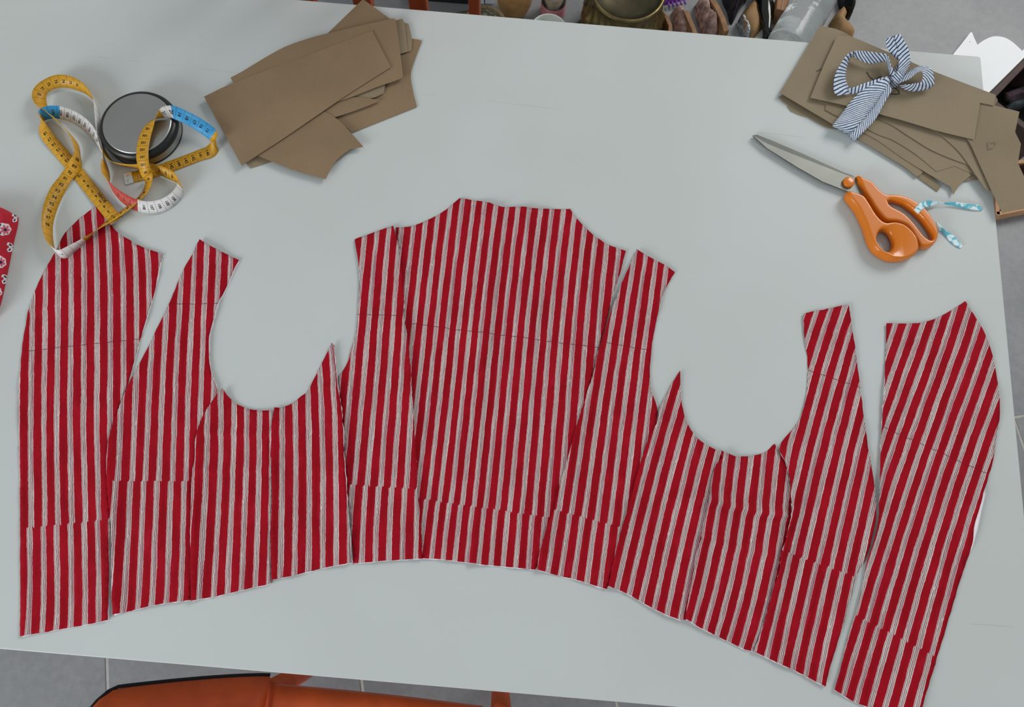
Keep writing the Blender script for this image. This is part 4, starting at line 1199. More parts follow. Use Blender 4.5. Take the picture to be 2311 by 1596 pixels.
def run(i0, i1, first, step, flip=1, size=0.0062):
    """a number in every centimetre field between two control points"""
    a = math.ceil(s_at(i0) * 100) ; n_ = first
    while (a + 0.5) / 100 < s_at(i1):
        put(str(n_), (a + 0.55) / 100, size, flip); a += 1; n_ += step


run(0.25, 4.3, 149, -1)                    # 150 .. 139 on the flat end
run(5.7, 9.8, 15, 1, flip=-1)             # blue part
run(11.2, 16.0, 105, -1, size=0.0050)
run(16.6, 21.0, 99, -1, size=0.0050)
run(23.0, 24.6, 7, -1, flip=-1, size=0.0050)
run(26.5, 32.0, 98, -1)
run(36.3, 40.6, 70, 1, size=0.0050)
run(47.0, 50.0, 112, -1, size=0.0045)
run(51.4, 55.0, 104, 1, flip=-1, size=0.0050)
run(55.2, 57.2, 112, 1, flip=-1, size=0.0045)
run(61.3, 66.0, 122, 1, flip=-1, size=0.0050)
run(67.8, 72.95, 18, -1)
put('BOHIN', s_at(72.1) , 0.0058, -1, True, 0.0052)
pn = mk('printed_numbers', PV, PF, M_PRINT, tape); pn['label'] = 'black centimetre numbers printed on the tape'; pn['kind'] = 'stuff'
# metal end clips
for s0, s1 in ((-0.004, 0.012),):
    pass
a = np.array(pos[0]); tg = tan[0]; w = wv[0]
def clip(name, c, tg, w, l, m):
    V = []
    for dz in (0.0012, -0.0004):
        for u_, v_ in ((-l, -1), (l * .6, -1), (l * .6, 1), (-l, 1)):
            q = c + tg * u_ + w * v_ * (WT + 0.0004); V.append((q[0], q[1], q[2] + dz))
    o = mk(name, V, [(0, 1, 2, 3), (7, 6, 5, 4), (0, 4, 5, 1), (1, 5, 6, 2), (2, 6, 7, 3), (3, 7, 4, 0)], m, tape)
    bevel(o, 0.0004, 2)
    return o
cl = clip('metal_tip', a, tg, w, 0.007, M_TIP)
for k, t_ in enumerate((-0.45, 0.35)):
    c = a + tg * -0.002 + w * WT * t_; c[2] += 0.0012
    lathe('rivet', [(0.0001, 0.0008), (0.0011, 0.0006), (0.0015, 0.0)], Vector(c), M_TIP, cl, 14)

# ------------------------------------------------------------------ floral cloth at the left table end
M_FLORAL = mat('red_floral_cotton', (170, 20, 42), 0.85, vary=0.08, scale=50, bump=0.2, bscale=500)
M_PINK = mat('print_pink', (196, 92, 116), 0.85, vary=0.12, scale=200)
M_NAVY = mat('print_navy', (34, 30, 62), 0.85)
M_PWHITE = mat('print_white', (214, 206, 208), 0.85)
ZF = 0.020
fl = blob('folded_cloth', [(-150, 480), (-60, 470), (0, 473), (12, 473), (25, 480), (42, 492), (40, 512), (32, 545), (25, 580), (17, 619), (10, 653), (1, 690), (-12, 725), (-150, 740)], TABLE_Z + 0.0006, ZF, M_FLORAL,
          rough=0.0006, step=0.004, edge=0.008, seed=5, origin=U(-60, 600))
tag(fl, 'folded red cotton with white and pink flowers at the left table end', 'fabric')
fl_bv = None


def fl_hit(px, py):
    """the place of the cloth's surface that the photograph shows at (px, py)"""
    global fl_bv
    if fl_bv is None:
        from mathutils.bvhtree import BVHTree
        o_ = Vector(fl['_org'])
        fl_bv = BVHTree.FromPolygons([v.co + o_ for v in fl.data.vertices], [tuple(p.vertices) for p in fl.data.polygons])
    e = Vector((0, 0, CAM_Z)); d = (U(px, py, TABLE_Z) - e).normalized()
    h = fl_bv.ray_cast(e, d)
    return (h[0], h[1]) if h[0] is not None else None


def decal(name, cx, cy, fn, m, lift_, n_=28, parent=fl):
    """printed shape on the cloth: closed polar outline around a place, laid on the surface"""
    h0 = fl_hit(cx, cy)
    if h0 is None: return
    V = [h0[0] + h0[1] * lift_]; rings = 5
    lastok = [V[0]] * n_
    for r_ in range(1, rings + 1):
        for i in range(n_):
            q = fn(2 * math.pi * i / n_)
            h = fl_hit(cx + q[0] * r_ / rings, cy + q[1] * r_ / rings)
            p = h[0] + h[1] * lift_ if h is not None else lastok[i]
            lastok[i] = p; V.append(p)
    Fs = [(0, 1 + (i + 1) % n_, 1 + i) for i in range(n_)]
    for r_ in range(rings - 1):
        for i in range(n_):
            a = 1 + r_ * n_ + i; b_ = 1 + r_ * n_ + (i + 1) % n_
            Fs.append((a, b_, b_ + n_, a + n_))
    return mk(name, V, Fs, m, parent, True)


def ell(rx, ry, rot, lob=0, amp=0.0):
    def f(a):
        r_ = 1 + amp * math.cos(lob * a)
        x, y = rx * r_ * math.cos(a), ry * r_ * math.sin(a)
        return x * math.cos(rot) - y * math.sin(rot), x * math.sin(rot) + y * math.cos(rot)
    return f


def flower(cx, cy, r_, rot=0.0):
    decal('flower_ground', cx - r_ * 0.25, cy - r_ * 0.1, ell(r_ * 1.35, r_ * 1.12, rot, 7, 0.06), M_PWHITE, 0.0003)
    for k in range(7):
        a = rot + k * 2 * math.pi / 7
        decal('petal', cx + 0.55 * r_ * math.cos(a), cy + 0.55 * r_ * math.sin(a), ell(r_ * 0.36, r_ * 0.2, a), M_PINK, 0.0006, 12)
    decal('flower_eye', cx, cy, ell(r_ * 0.26, r_ * 0.22, 0), M_NAVY, 0.0009, 12)
    decal('leaf', cx - r_ * 0.95, cy - r_ * 0.75, ell(r_ * 0.42, r_ * 0.2, -0.7), M_NAVY, 0.0006, 12)
    decal('leaf', cx - r_ * 0.95, cy + r_ * 0.5, ell(r_ * 0.36, r_ * 0.17, 0.8), M_NAVY, 0.0006, 12)


def sprig(cx, cy, s):
    decal('flower_ground', cx, cy - s * 0.55, ell(s * 0.85, s * 0.55, 0.5, 5, 0.08), M_PWHITE, 0.0003, 20)
    decal('flower_ground', cx, cy + s * 0.6, ell(s * 0.75, s * 0.6, -0.4, 5, 0.08), M_PWHITE, 0.0003, 20)
    decal('leaf', cx + s * 0.1, cy - s * 0.6, ell(s * 0.42, s * 0.22, 0.6), M_NAVY, 0.0006, 12)
    decal('leaf', cx - s * 0.1, cy + s * 0.6, ell(s * 0.36, s * 0.22, -0.9), M_NAVY, 0.0006, 12)
    decal('petal', cx - s * 0.45, cy - s * 0.35, ell(s * 0.22, s * 0.16, 0), M_PINK, 0.0006, 12)


flower(11, 519, 12.5); flower(1, 592, 12, 0.4); flower(-9, 660, 12, 0.2); flower(-40, 545, 12.5, 0.3); flower(-50, 620, 12)
sprig(33, 492, 8); sprig(22, 558, 9); sprig(10, 630, 9); sprig(-22, 500, 8)

# ------------------------------------------------------------------ leather chair at the near side
M_LEATH = mat('cognac_leather', (218, 94, 42), 0.45, vary=0.10, scale=30, bump=0.08, bscale=350)
M_PIPE = mat('black_piping', (20, 22, 28), 0.5)
M_STITCH = mat('dark_stitching', (70, 34, 20), 0.8)
c0 = U(845, 1700, 0.0)
SZ = 0.42
sA_, sB_ = U(605, 1546, SZ), U(1088, 1598, SZ)
ch = empty('leather_chair', (sA_.x + 0.155, sA_.y - 0.2, 0))
tag(ch, 'cognac leather chair with flared stitched side panels tucked in at the near table edge', 'chair')
ux = (sB_ - sA_).normalized(); uy = Vector((ux.y, -ux.x, 0))     # along the seat front, and back towards the viewer
sw = (sB_ - sA_).length


def pt(a, d_, z): return sA_ + ux * a + uy * d_ + Vector((0, 0, z - SZ))


def panel(name, fn, nu, nv, th, m, parent, edge=True):
    V = [fn(i / nu, j / nv) for i in range(nu + 1) for j in range(nv + 1)]
    Fs = [(i * (nv + 1) + j, i * (nv + 1) + j + 1, (i + 1) * (nv + 1) + j + 1, (i + 1) * (nv + 1) + j) for i in range(nu) for j in range(nv)]
    o = mk(name, V, Fs, m, parent, True)
    s_ = o.modifiers.new('thick', 'SOLIDIFY'); s_.thickness = th; s_.offset = -1
    return o


panel('seat', lambda u, v: pt(u * sw, v * 0.42, SZ - 0.012 * math.sin(math.pi * u) * math.sin(math.pi * min(1, v + 0.1))), 16, 16, 0.02, M_LEATH, ch)


def wing(sgn):
    def f(u, v):
        # u: seat side -> outer rim, v: front -> back
        r_ = 0.185
        c_ = 0.0 if u < 0.86 else (u - 0.86) / 0.14
        front = -0.012 + 0.02 * (u ** 1.5) + (0.03 * c_ ** 2)
        a = -u * r_ if sgn < 0 else sw + u * r_
        z = SZ + 0.002 + 0.165 * (u ** 1.15)
        if sgn > 0: front += 0.06
        d_ = front + v * (0.44 - front)
        return pt(a, d_, z)
    w_ = panel('side_panel', f, 18, 14, 0.007, M_LEATH, ch)
    rim = [f(u, 0.0) for u in np.linspace(0, 1, 24)] + [f(1.0, v) for v in np.linspace(0.03, 1, 14)]
    tube('piping', rim, 0.0024, M_PIPE, ch, off=Vector((0, 0.002, -0.003)))
    st = [f(u, 0.03) + Vector((0, 0, 0.0008)) for u in np.linspace(0, 0.95, 24)] + [f(0.95, v) + Vector((0, 0, 0.0008)) for v in np.linspace(0.05, 1, 14)]
    tube('stitching', st, 0.0008, M_STITCH, ch)


def tube(name, path, r_, m, parent=None, off=Vector((0, 0, 0)), seg=8, origin=None, closed=False):
    path = [Vector(p) + off for p in path]; V = []; Fs = []; n_ = len(path)
    for i, p in enumerate(path):
        if closed: t = path[(i + 1) % n_] - path[i - 1]
        else: t = path[min(i + 1, n_ - 1)] - path[max(i - 1, 0)]
        t.normalize()
        a = t.cross(Vector((0, 0, 1)))
        if a.length < 1e-3: a = t.cross(Vector((1, 0, 0)))
        a.normalize(); b_ = t.cross(a)
        rr = r_(i / (n_ - 1)) if callable(r_) else r_
        for k in range(seg):
            an = 2 * math.pi * k / seg
            V.append(p + a * rr * math.cos(an) + b_ * rr * math.sin(an))
    for i in range(n_ if closed else n_ - 1):
        for k in range(seg):
            j = (i + 1) % n_
            Fs.append((i * seg + k, i * seg + (k + 1) % seg, j * seg + (k + 1) % seg, j * seg + k))
    if not closed:
        Fs += [tuple(range(seg - 1, -1, -1)), tuple(range((n_ - 1) * seg, n_ * seg))]
    return mk(name, V, Fs, m, parent, True, origin)


wing(-1); wing(1)
panel('backrest', lambda u, v: pt(-0.15 + u * (sw + 0.3), 0.44 + 0.05 * v + 0.05 * math.sin(math.pi * u), SZ + 0.40 * v), 16, 10, 0.012, M_LEATH, ch)
for px, py in ((631, 1543), (1131, 1590)):
    q = U(px, py, 0.34)
    tube('leg', [(q.x, q.y, 0.0015), (q.x, q.y, 0.2), (q.x, q.y - 0.004, SZ - 0.012)], 0.016, M_LEATH, ch, seg=16)
for a in (0.02, sw - 0.02):
    q = pt(a, 0.40, 0)
    tube('leg', [(q.x, q.y, 0.0015), (q.x, q.y, SZ - 0.02)], 0.016, M_LEATH, ch, seg=16)

# ------------------------------------------------------------------ wooden chair behind the far table edge
M_WOOD = mat('orange_brown_wood', (150, 70, 36), 0.4, vary=0.18, scale=30, stretch=(1, 1, 0.12))
yb = 0.872
wx = [U(p, 8, 0.70).x * (yb / U(p, 8, 0.70).y) for p in (697, 821, 945, 1071)]
wc = empty('wooden_chair', ((wx[0] + wx[3]) / 2, yb - 0.2, 0))
tag(wc, 'orange-brown wooden slat-back chair at the far side of the table', 'chair')
for k, x in enumerate(wx):
    w_ = (0.026, 0.030, 0.029, 0.018)[k]
    last = k in (0, 3)
    V, Fs = box(([], []), (x, yb, (0.9 + (0.0015 if last else 0.5)) / 2), (w_, 0.02, 0.9 - (0.0015 if last else 0.5)))
    bevel(mk('stile' if last else 'slat', V, Fs, M_WOOD, wc), 0.003)
V, Fs = box(([], []), ((wx[0] + wx[3]) / 2, yb, 0.93), (wx[3] - wx[0] + 0.05, 0.022, 0.06)); bevel(mk('top_rail', V, Fs, M_WOOD, wc), 0.005)
V, Fs = box(([], []), ((wx[0] + wx[3]) / 2, yb, 0.485), (wx[3] - wx[0] - 0.01, 0.02, 0.04)); bevel(mk('lower_rail', V, Fs, M_WOOD, wc), 0.003)
V, Fs = box(([], []), ((wx[0] + wx[3]) / 2, yb - 0.215, 0.445), (wx[3] - wx[0] + 0.02, 0.40, 0.028)); bevel(mk('seat', V, Fs, M_WOOD, wc), 0.006)
for x in (wx[0], wx[3]):
    V, Fs = box(([], []), (x, yb - 0.38, 0.216), (0.03, 0.03, 0.43)); bevel(mk('leg', V, Fs, M_WOOD, wc), 0.003)

# ------------------------------------------------------------------ things standing on the floor behind the table
FZ = 0.0012
M_BLACK = mat('matt_black_board', (14, 14, 16), 0.6)
a_, b_ = U(900, -1, FZ), U(1078, 12.5, FZ)
d_ = (b_ - a_); n2 = Vector((-d_.y, d_.x, 0)).normalized()
mid = (a_ + b_) / 2 + n2 * 0.125
V, Fs = box(([], []), (mid.x, mid.y, FZ + 0.14), (d_.length, 0.25, 0.28), math.atan2(d_.y, d_.x))
o = bevel(mk('storage_box', V, Fs, M_BLACK, None, False, (mid.x, mid.y, 0)), 0.004); tag(o, 'black storage box on the floor behind the wooden chair', 'box')
mm_ = mk('lid', *[list(q) for q in box(([], []), (mid.x, mid.y, FZ + 0.287), (d_.length + 0.006, 0.256, 0.012), math.atan2(d_.y, d_.x))], M_BLACK, o)
M_WCARD = mat('white_board', (208, 212, 222), 0.6)
for px0, px1, lb in ((1083.5, 1092, 'narrow white board standing left of the amber pot'), (1094, 1114.5, 'wider white board standing against the amber pot')):
    p, q = U(px0, 12, FZ), U(px1, 12.8, FZ); c = (p + q) / 2; c.y += 0.02
    V, Fs = box(([], []), (c.x, c.y, FZ + 0.12), ((q - p).length, 0.03, 0.24), 0.0)
    o = bevel(mk('foam_board', V, Fs, M_WCARD, None, False, (c.x, c.y, 0)), 0.001); tag(o, lb, 'board')
    mk('edge_strip', *box(([], []), (c.x, c.y - 0.0155, FZ + 0.12), ((q - p).length * 0.96, 0.0012, 0.236)), mat('white_board_edge', (196, 202, 214), 0.5), o)

# wicker covered glass
M_WICK = mat('straw_wicker', (120, 104, 74), 0.8, vary=0.25, scale=160)
M_GLASSD = mat('greenish_glass', (96, 100, 84), 0.15, vary=0.05, scale=20, coat=0.3)
c = U(1094, 52, 0.10); R_ = metres(1094, 45, 0.10, 44)
wk = empty('wicker_flask', (c.x, c.y, FZ)); tag(wk, 'round glass flask in a braided straw net, half hidden behind the table edge', 'flask')
lathe('glass', [(0.0001, FZ), (R_ * 0.8, FZ), (R_ * 0.97, 0.03), (R_, 0.06), (R_ * 0.93, 0.088), (R_ * 0.75, 0.108), (R_ * 0.45, 0.122), (R_ * 0.2, 0.128), (0.0001, 0.129)], Vector((c.x, c.y, 0)), M_GLASSD, wk, 48)
for s_ in range(3):
    path = []
    for i in range(120):
        a = 2 * math.pi * i / 120; ph = a * 14 + s_ * 2 * math.pi / 3
        rr = R_ * 0.97 + 0.005 * math.cos(ph)
        path.append((c.x + rr * math.cos(a), c.y + rr * math.sin(a), 0.094 + 0.005 * math.sin(ph)))
    tube('braid_strand', path, 0.0034, M_WICK, wk, seg=6, closed=True)


def dome_z(r_):
    prof = [(0.0, 0.129), (R_ * 0.2, 0.128), (R_ * 0.45, 0.122), (R_ * 0.75, 0.108), (R_ * 0.93, 0.088)]
    return float(np.interp(r_, [p[0] for p in prof], [p[1] for p in prof]))


for sg in (-1, 1):
    for k in range(10):
        path = []
        for i in range(14):
            t = i / 13; rr = R_ * (0.16 + 0.76 * t); a = 2 * math.pi * k / 10 + sg * t * 1.1
            path.append((c.x + rr * math.cos(a), c.y + rr * math.sin(a), dome_z(rr) + 0.001))
        tube('net_cord', path, 0.0014, mat('net_cord', (84, 76, 58), 0.9), wk, seg=5)
st = blob('straw_mat', [(1012, 34), (1050, 25), (1075, 20), (1100, 40), (1040, 50), (1010, 45)], FZ, 0.006, M_WICK, origin=U(1050, 35, FZ), step=0.006, edge=0.01)
tag(st, 'flat piece of pale straw matting beside the straw-netted flask', 'straw')

# amber pot
M_AMBER = mat('amber_glaze', (206, 160, 104), 0.35, vary=0.22, scale=22)
c = U(1160, 26, FZ); R_ = metres(1160, 20, 0.06, 42)
ap = lathe('amber_pot', [(0.0001, 0), (R_ * 0.55, 0), (R_ * 0.78, 0.015), (R_ * 0.95, 0.04), (R_, 0.07), (R_ * 0.96, 0.11), (R_ * 0.8, 0.145), (R_ * 0.55, 0.165), (R_ * 0.5, 0.19), (R_ * 0.58, 0.2), (R_ * 0.5, 0.2), (R_ * 0.45, 0.17), (0.0001, 0.15)],
           Vector((c.x, c.y, FZ)), M_AMBER, None, 48, origin=(c.x, c.y, FZ))
tag(ap, 'rounded amber brown pot on the floor behind the table', 'pot')

# glass jar with pink label
M_CLEAR = mat('clear_glass', (232, 236, 232), 0.06, vary=0.01, trans=0.95, ior=1.06)
c = U(1247, 30, FZ); R_ = metres(1247, 15, 0.04, 27)
pj = empty('glass_jar', (c.x, c.y, FZ)); tag(pj, 'glass jar with a pink paper label, behind the white bowl', 'jar')
lathe('jar_glass', [(0.0001, 0), (R_ * 0.95, 0), (R_ * 1.03, 0.005), (R_ * 1.03, 0.12), (R_ * 0.8, 0.135), (R_ * 0.8, 0.15), (R_ * 0.77, 0.15), (R_ * 0.77, 0.135), (R_ * 1.0, 0.118), (R_ * 1.0, 0.008), (0.0001, 0.006)], Vector((c.x, c.y, FZ)), M_CLEAR, pj, 40)
lathe('contents', [(0.0001, 0.007), (R_ * 0.94, 0.007), (R_ * 0.94, 0.075), (0.0001, 0.078)], Vector((c.x, c.y, FZ)), mat('beige_salts', (205, 180, 160), 0.9, vary=0.2, scale=220, bump=0.4, bscale=300), pj, 32)
lathe('label', [(R_ * 1.035, 0.006), (R_ * 1.045, 0.008), (R_ * 1.045, 0.044), (R_ * 1.035, 0.046)], Vector((c.x, c.y, FZ)), mat('pink_paper', (222, 146, 154), 0.7, vary=0.12, scale=60), pj, 40)

# white bowl
M_CER = mat('white_ceramic', (206, 212, 206), 0.3, vary=0.04)
c = U(1238, 68, 0.085); R_ = metres(1238, 62, 0.085, 40.5)
wb = empty('white_bowl', (c.x, c.y, FZ)); tag(wb, 'round white ceramic bowl just behind the table edge', 'bowl')
lathe('bowl_wall', [(0.0001, 0), (R_ * 0.6, 0), (R_ * 0.85, 0.025), (R_ * 0.97, 0.06), (R_, 0.084), (R_ * 0.99, 0.087), (R_ * 0.955, 0.087), (R_ * 0.93, 0.084), (R_ * 0.88, 0.06), (R_ * 0.76, 0.03), (R_ * 0.5, 0.012), (0.0001, 0.01)], Vector((c.x, c.y, FZ)), M_CER, wb, 56)
lathe('glazed_rim', [(R_ * 1.0, 0.082), (R_ * 1.012, 0.0855), (R_ * 0.995, 0.089), (R_ * 0.95, 0.0885), (R_ * 0.94, 0.085)], Vector((c.x, c.y, FZ)), M_CER, wb, 56)

# brass vase
M_BRASS = mat('aged_brass', (122, 108, 70), 0.32, 0.8, vary=0.35, scale=45)
M_DBRASS = mat('dark_brass_inside', (80, 74, 56), 0.35, 0.8, vary=0.2, scale=30)
c = U(1418, -22, 0.155); R_ = metres(1418, 0, 0.155, 84)
bv = empty('brass_vase', (c.x, c.y, FZ)); tag(bv, 'ornate embossed brass vase with a wide shiny rim', 'vase')


def lob(r_, z, a):
    k_ = math.exp(-((z - 0.085) / 0.035) ** 2)
    return r_ * (1 + k_ * (0.035 * math.cos(9 * a) + 0.03 * math.cos(23 * a + z * 90) + 0.015 * math.cos(40 * a - z * 160)))


lathe('vase_body', [(0.0001, 0), (R_ * 0.98, 0), (R_ * 1.1, 0.012), (R_ * 1.14, 0.03), (R_ * 1.16, 0.048), (R_ * 1.15, 0.06), (R_ * 1.12, 0.07), (R_ * 1.1, 0.08), (R_ * 1.06, 0.09), (R_ * 1.0, 0.1), (R_ * 0.95, 0.11), (R_ * 0.92, 0.122), (R_ * 0.92, 0.135), (R_ * 0.96, 0.148)],
      Vector((c.x, c.y, FZ)), M_BRASS, bv, 144, lobes=lob)
lathe('rim', [(R_ * 0.94, 0.143), (R_ * 1.0, 0.147), (R_ * 1.02, 0.152), (R_ * 1.0, 0.156), (R_ * 0.96, 0.157), (R_ * 0.93, 0.154)], Vector((c.x, c.y, FZ)), M_BRASS, bv, 96)
lathe('dish', [(R_ * 0.94, 0.153), (R_ * 0.85, 0.142), (R_ * 0.6, 0.131), (R_ * 0.3, 0.127), (0.0001, 0.126)], Vector((c.x, c.y, FZ)), M_DBRASS, bv, 64)
dp = blob('leather_pouch', [(1280, 75), (1300, 54), (1318, 36), (1334, 20), (1340, 24), (1336, 70), (1315, 85)], FZ, 0.03, mat('dark_brown_leather', (52, 40, 28), 0.6, vary=0.2), origin=U(1325, 50, FZ), rough=0.004, edge=0.03)
tag(dp, 'dark brown pouch slumped against the left of the brass vase', 'pouch')

# purple plastic
pp = empty('purple_comb', U(1520, 4, FZ)); tag(pp, 'purple plastic comb lying right of the brass vase', 'comb')
M_PUR = mat('purple_plastic', (128, 70, 168), 0.35)
blob('comb_back', [(1490, 8), (1505, -2), (1550, -12), (1556, -6), (1530, 4), (1500, 12)], FZ, 0.02, M_PUR, pp, edge=0.008, step=0.004)
for k in range(5):
    p, q = U(1508 + 9 * k, 6 - 2 * k, 0.012), U(1511 + 9 * k, 15 - 1.5 * k, 0.012)
    tube('tooth', [p, q], 0.0028, M_PUR, pp, seg=8)

# wooden slats and crumpled paper
M_SLAT = mat('cut_wood', (136, 100, 68), 0.7, vary=0.2, scale=60)
def slat(lb, pts_, w_, h_):
    P = [U(p[0], p[1], h_) for p in pts_]; c = sum(P, Vector()) / len(P)
    V = []; Fs = []
    for i, p in enumerate(P):
        t = (P[min(i + 1, len(P) - 1)] - P[max(i - 1, 0)]); t.z = 0; t.normalize(); n_ = Vector((-t.y, t.x, 0)) * w_ / 2
        V += [p + n_, p - n_, Vector((*(p - n_)[:2], FZ)), Vector((*(p + n_)[:2], FZ))]
    for i in range(len(P) - 1):
        for k in range(4): Fs.append((i * 4 + k, i * 4 + (k + 1) % 4, i * 4 + 4 + (k + 1) % 4, i * 4 + 4 + k))
    Fs += [(3, 2, 1, 0), tuple(len(V) - 4 + k for k in range(4))]
    o = mk('wood_slat', V, Fs, M_SLAT, None, False, (c.x, c.y, FZ)); bevel(o, 0.0015)
    return tag(o, lb, 'wood')
slat('short curved wood slat touching the brass vase', [(1492, 22), (1505, 38), (1513, 58), (1512, 80)], 0.010, 0.05)
slat('wood slat between the two crumpled pink papers', [(1548, 24), (1556, 42), (1566, 66), (1572, 84)], 0.012, 0.05)
slat('longest wood slat, right of the crumpled pink papers by the dark bag', [(1606, -4), (1619, 16), (1631, 40), (1640, 70)], 0.014, 0.055)
M_CRUMP = mat('crumpled_pink_paper', (158, 130, 122), 0.85, vary=0.5, scale=60, bump=1.0, bscale=70)
o = blob('crumpled_paper', [(1514, 32), (1524, 25), (1537, 24), (1545, 34), (1553, 52), (1562, 76), (1556, 86), (1522, 84), (1518, 60)], FZ, 0.045, M_CRUMP, rough=0.022, step=0.005, edge=0.03, seed=11, origin=U(1538, 55, FZ)); tag(o, 'crumpled pinkish paper roll with ridges, left of the middle wood slat', 'paper')
o = blob('crumpled_paper', [(1566, 16), (1578, 7), (1589, 6), (1598, 16), (1607, 36), (1619, 70), (1617, 90), (1584, 90), (1576, 62), (1568, 36)], FZ, 0.05, M_CRUMP, rough=0.03, step=0.005, edge=0.03, seed=21, origin=U(1595, 50, FZ)); tag(o, 'larger crumpled pinkish paper between the two longer wood slats', 'paper')
M_NBAG = mat('navy_plastic_film', (14, 13, 30), 0.25, vary=0.3, scale=40)
o = blob('plastic_bag', [(1626, -24), (1690, -24), (1686, 0), (1674, 18), (1660, 42), (1650, 58), (1645, 50), (1640, 28), (1630, 6)], FZ, 0.09, M_NBAG, rough=0.03, step=0.006, edge=0.05, seed=31, origin=U(1655, 10, FZ)); tag(o, 'shiny navy black plastic bag behind the crumpled papers', 'bag')

M_KRAFT = mat('kraft_paper', (156, 122, 82), 0.75, vary=0.12, scale=30)
M_FOIL = mat('silver_foil', (200, 204, 206), 0.22, 1.0, vary=0.3, scale=120, bump=0.6, bscale=140)
kp = empty('kraft_pouch', U(1692, 50, FZ)); tag(kp, 'kraft paper pouch with a silver foil edge beside the dark bottle', 'pouch')
blob('paper_front', [(1665, 48), (1680, 24), (1696, 6), (1704, 8), (1714, 34), (1722, 58), (1708, 82), (1690, 92), (1676, 70)], FZ, 0.035, M_KRAFT, kp, rough=0.004, edge=0.025)
blob('foil_edge', [(1660, 54), (1668, 50), (1678, 66), (1690, 90), (1684, 94), (1670, 80)], FZ, 0.05, M_FOIL, kp, rough=0.006, step=0.004, edge=0.012)
bt = empty('dark_bottle', U(1732, 40, FZ)); tag(bt, 'dark green-black bottle lying with its neck towards the table', 'bottle')
pA, pB = U(1722, -30, 0.03), U(1734, 88, 0.03)
ax = (pB - pA); Lb = ax.length; ax.normalize()
lathe('bottle_body', [(0.0001, 0), (0.019, 0.0), (0.022, 0.006), (0.0215, Lb * 0.5), (0.017, Lb * 0.66), (0.011, Lb * 0.82), (0.0105, Lb * 0.97), (0.0001, Lb * 0.972)], pA, mat('dark_bottle_glass', (12, 14, 10), 0.12, coat=0.3), bt, 40, axis=ax)
lathe('neck_ring', [(0.0105, Lb * 0.93), (0.0135, Lb * 0.94), (0.0135, Lb * 0.99), (0.0001, Lb * 0.992)], pA, mat('black_cap', (10, 10, 10), 0.3), bt, 32, axis=ax)
o = blob('paper_sheet', [(1744, 34), (1774, 40), (1764, 62), (1750, 96), (1738, 96), (1742, 60)], FZ, 0.012, mat('white_scrap_paper', (188, 190, 182), 0.7, vary=0.06), origin=U(1755, 60, FZ), rough=0.003, edge=0.006, flat=True); tag(o, 'white scrap of paper between dark bottle and clear bottle', 'paper')
o = blob('paper_sheet', [(1722, 60), (1727, 96), (1696, 98), (1702, 82)], FZ, 0.010, MATS['white_scrap_paper'], origin=U(1715, 85, FZ), rough=0.003, edge=0.006, flat=True); tag(o, 'white scrap of paper under the lower tip of the kraft pouch', 'paper')
p4_ = [U(p[0], p[1], 0.06) for p in ((1752, 20), (1776, 25), (1784, -14), (1756, -14))]
V = [tuple(p) for p in p4_] + [(p.x, p.y, FZ) for p in p4_]
o = mk('cardboard_box', V, [(0, 1, 2, 3), (7, 6, 5, 4), (0, 4, 5, 1), (1, 5, 6, 2), (2, 6, 7, 3), (3, 7, 4, 0)], mat('plain_cardboard', (150, 112, 80), 0.8, vary=0.1), None, False, U(1772, 10, FZ)); bevel(o, 0.002); tag(o, 'small plain cardboard carton behind the clear bottle', 'box')
p4_ = [U(p[0], p[1], 0.0612) for p in ((1763, 22), (1767, 23), (1773, -13), (1768, -13))]
V = [tuple(p) for p in p4_] + [(p.x, p.y, 0.0602) for p in p4_]
mk('tape_seam', V, [(0, 1, 2, 3), (7, 6, 5, 4), (0, 4, 5, 1), (1, 5, 6, 2), (2, 6, 7, 3), (3, 7, 4, 0)], mat('brown_parcel_tape', (132, 96, 66), 0.4), o)

# clear ribbed bottle
M_PET = mat('clear_plastic', (226, 232, 232), 0.12, vary=0.02, trans=0.75, ior=1.3, bump=0.5, bscale=90)
cb = empty('plastic_bottle', U(1815, 40, FZ)); tag(cb, 'clear ribbed plastic bottle lying behind the tied card bundle', 'bottle')
pA, pB = U(1772, 112, 0.052), U(1866, -50, 0.052); ax = pB - pA; Lb = ax.length; ax.normalize()
Rb = metres(1820, 40, 0.05, 47)
prof = [(0.0001, 0.004), (Rb * 0.8, 0.0), (Rb * 0.95, 0.008)]
for k in range(9):
    z = 0.014 + k * 0.011; prof += [(Rb * 0.98, z), (Rb * 0.90, z + 0.0055)]
prof += [(Rb * 1.0, 0.12), (Rb * 1.0, Lb * 0.75), (Rb * 0.85, Lb * 0.86), (Rb * 0.4, Lb * 0.97), (Rb * 0.3, Lb), (0.0001, Lb)]
lathe('bottle_shell', prof, pA, M_PET, cb, 48, axis=ax)
lathe('bottle_cap', [(0.0001, Lb + 0.018), (Rb * 0.33, Lb + 0.018), (Rb * 0.33, Lb - 0.002)], pA, mat('white_cap', (220, 222, 224), 0.4), cb, 24, axis=ax)
o = blob('kraft_parcel', [(1870, 56), (1884, 34), (1894, 24), (1907, 42), (1900, 56), (1920, 78), (1926, 100), (1880, 95)], FZ, 0.04, M_KRAFT, origin=U(1895, 60, FZ), rough=0.004, edge=0.02); tag(o, 'small kraft paper parcel squeezed between clear bottle and black film', 'parcel')
o = blob('black_film', [(1888, -16), (1905, -12), (1918, 10), (1922, 30), (1916, 46), (1904, 40), (1894, 22), (1890, 4)], FZ, 0.05, mat('black_film', (12, 14, 15), 0.2, vary=0.3, scale=60), origin=U(1906, 15, FZ), rough=0.015, step=0.004, edge=0.02, seed=41); tag(o, 'crinkled black plastic film at the right end of the floor clutter', 'plastic')

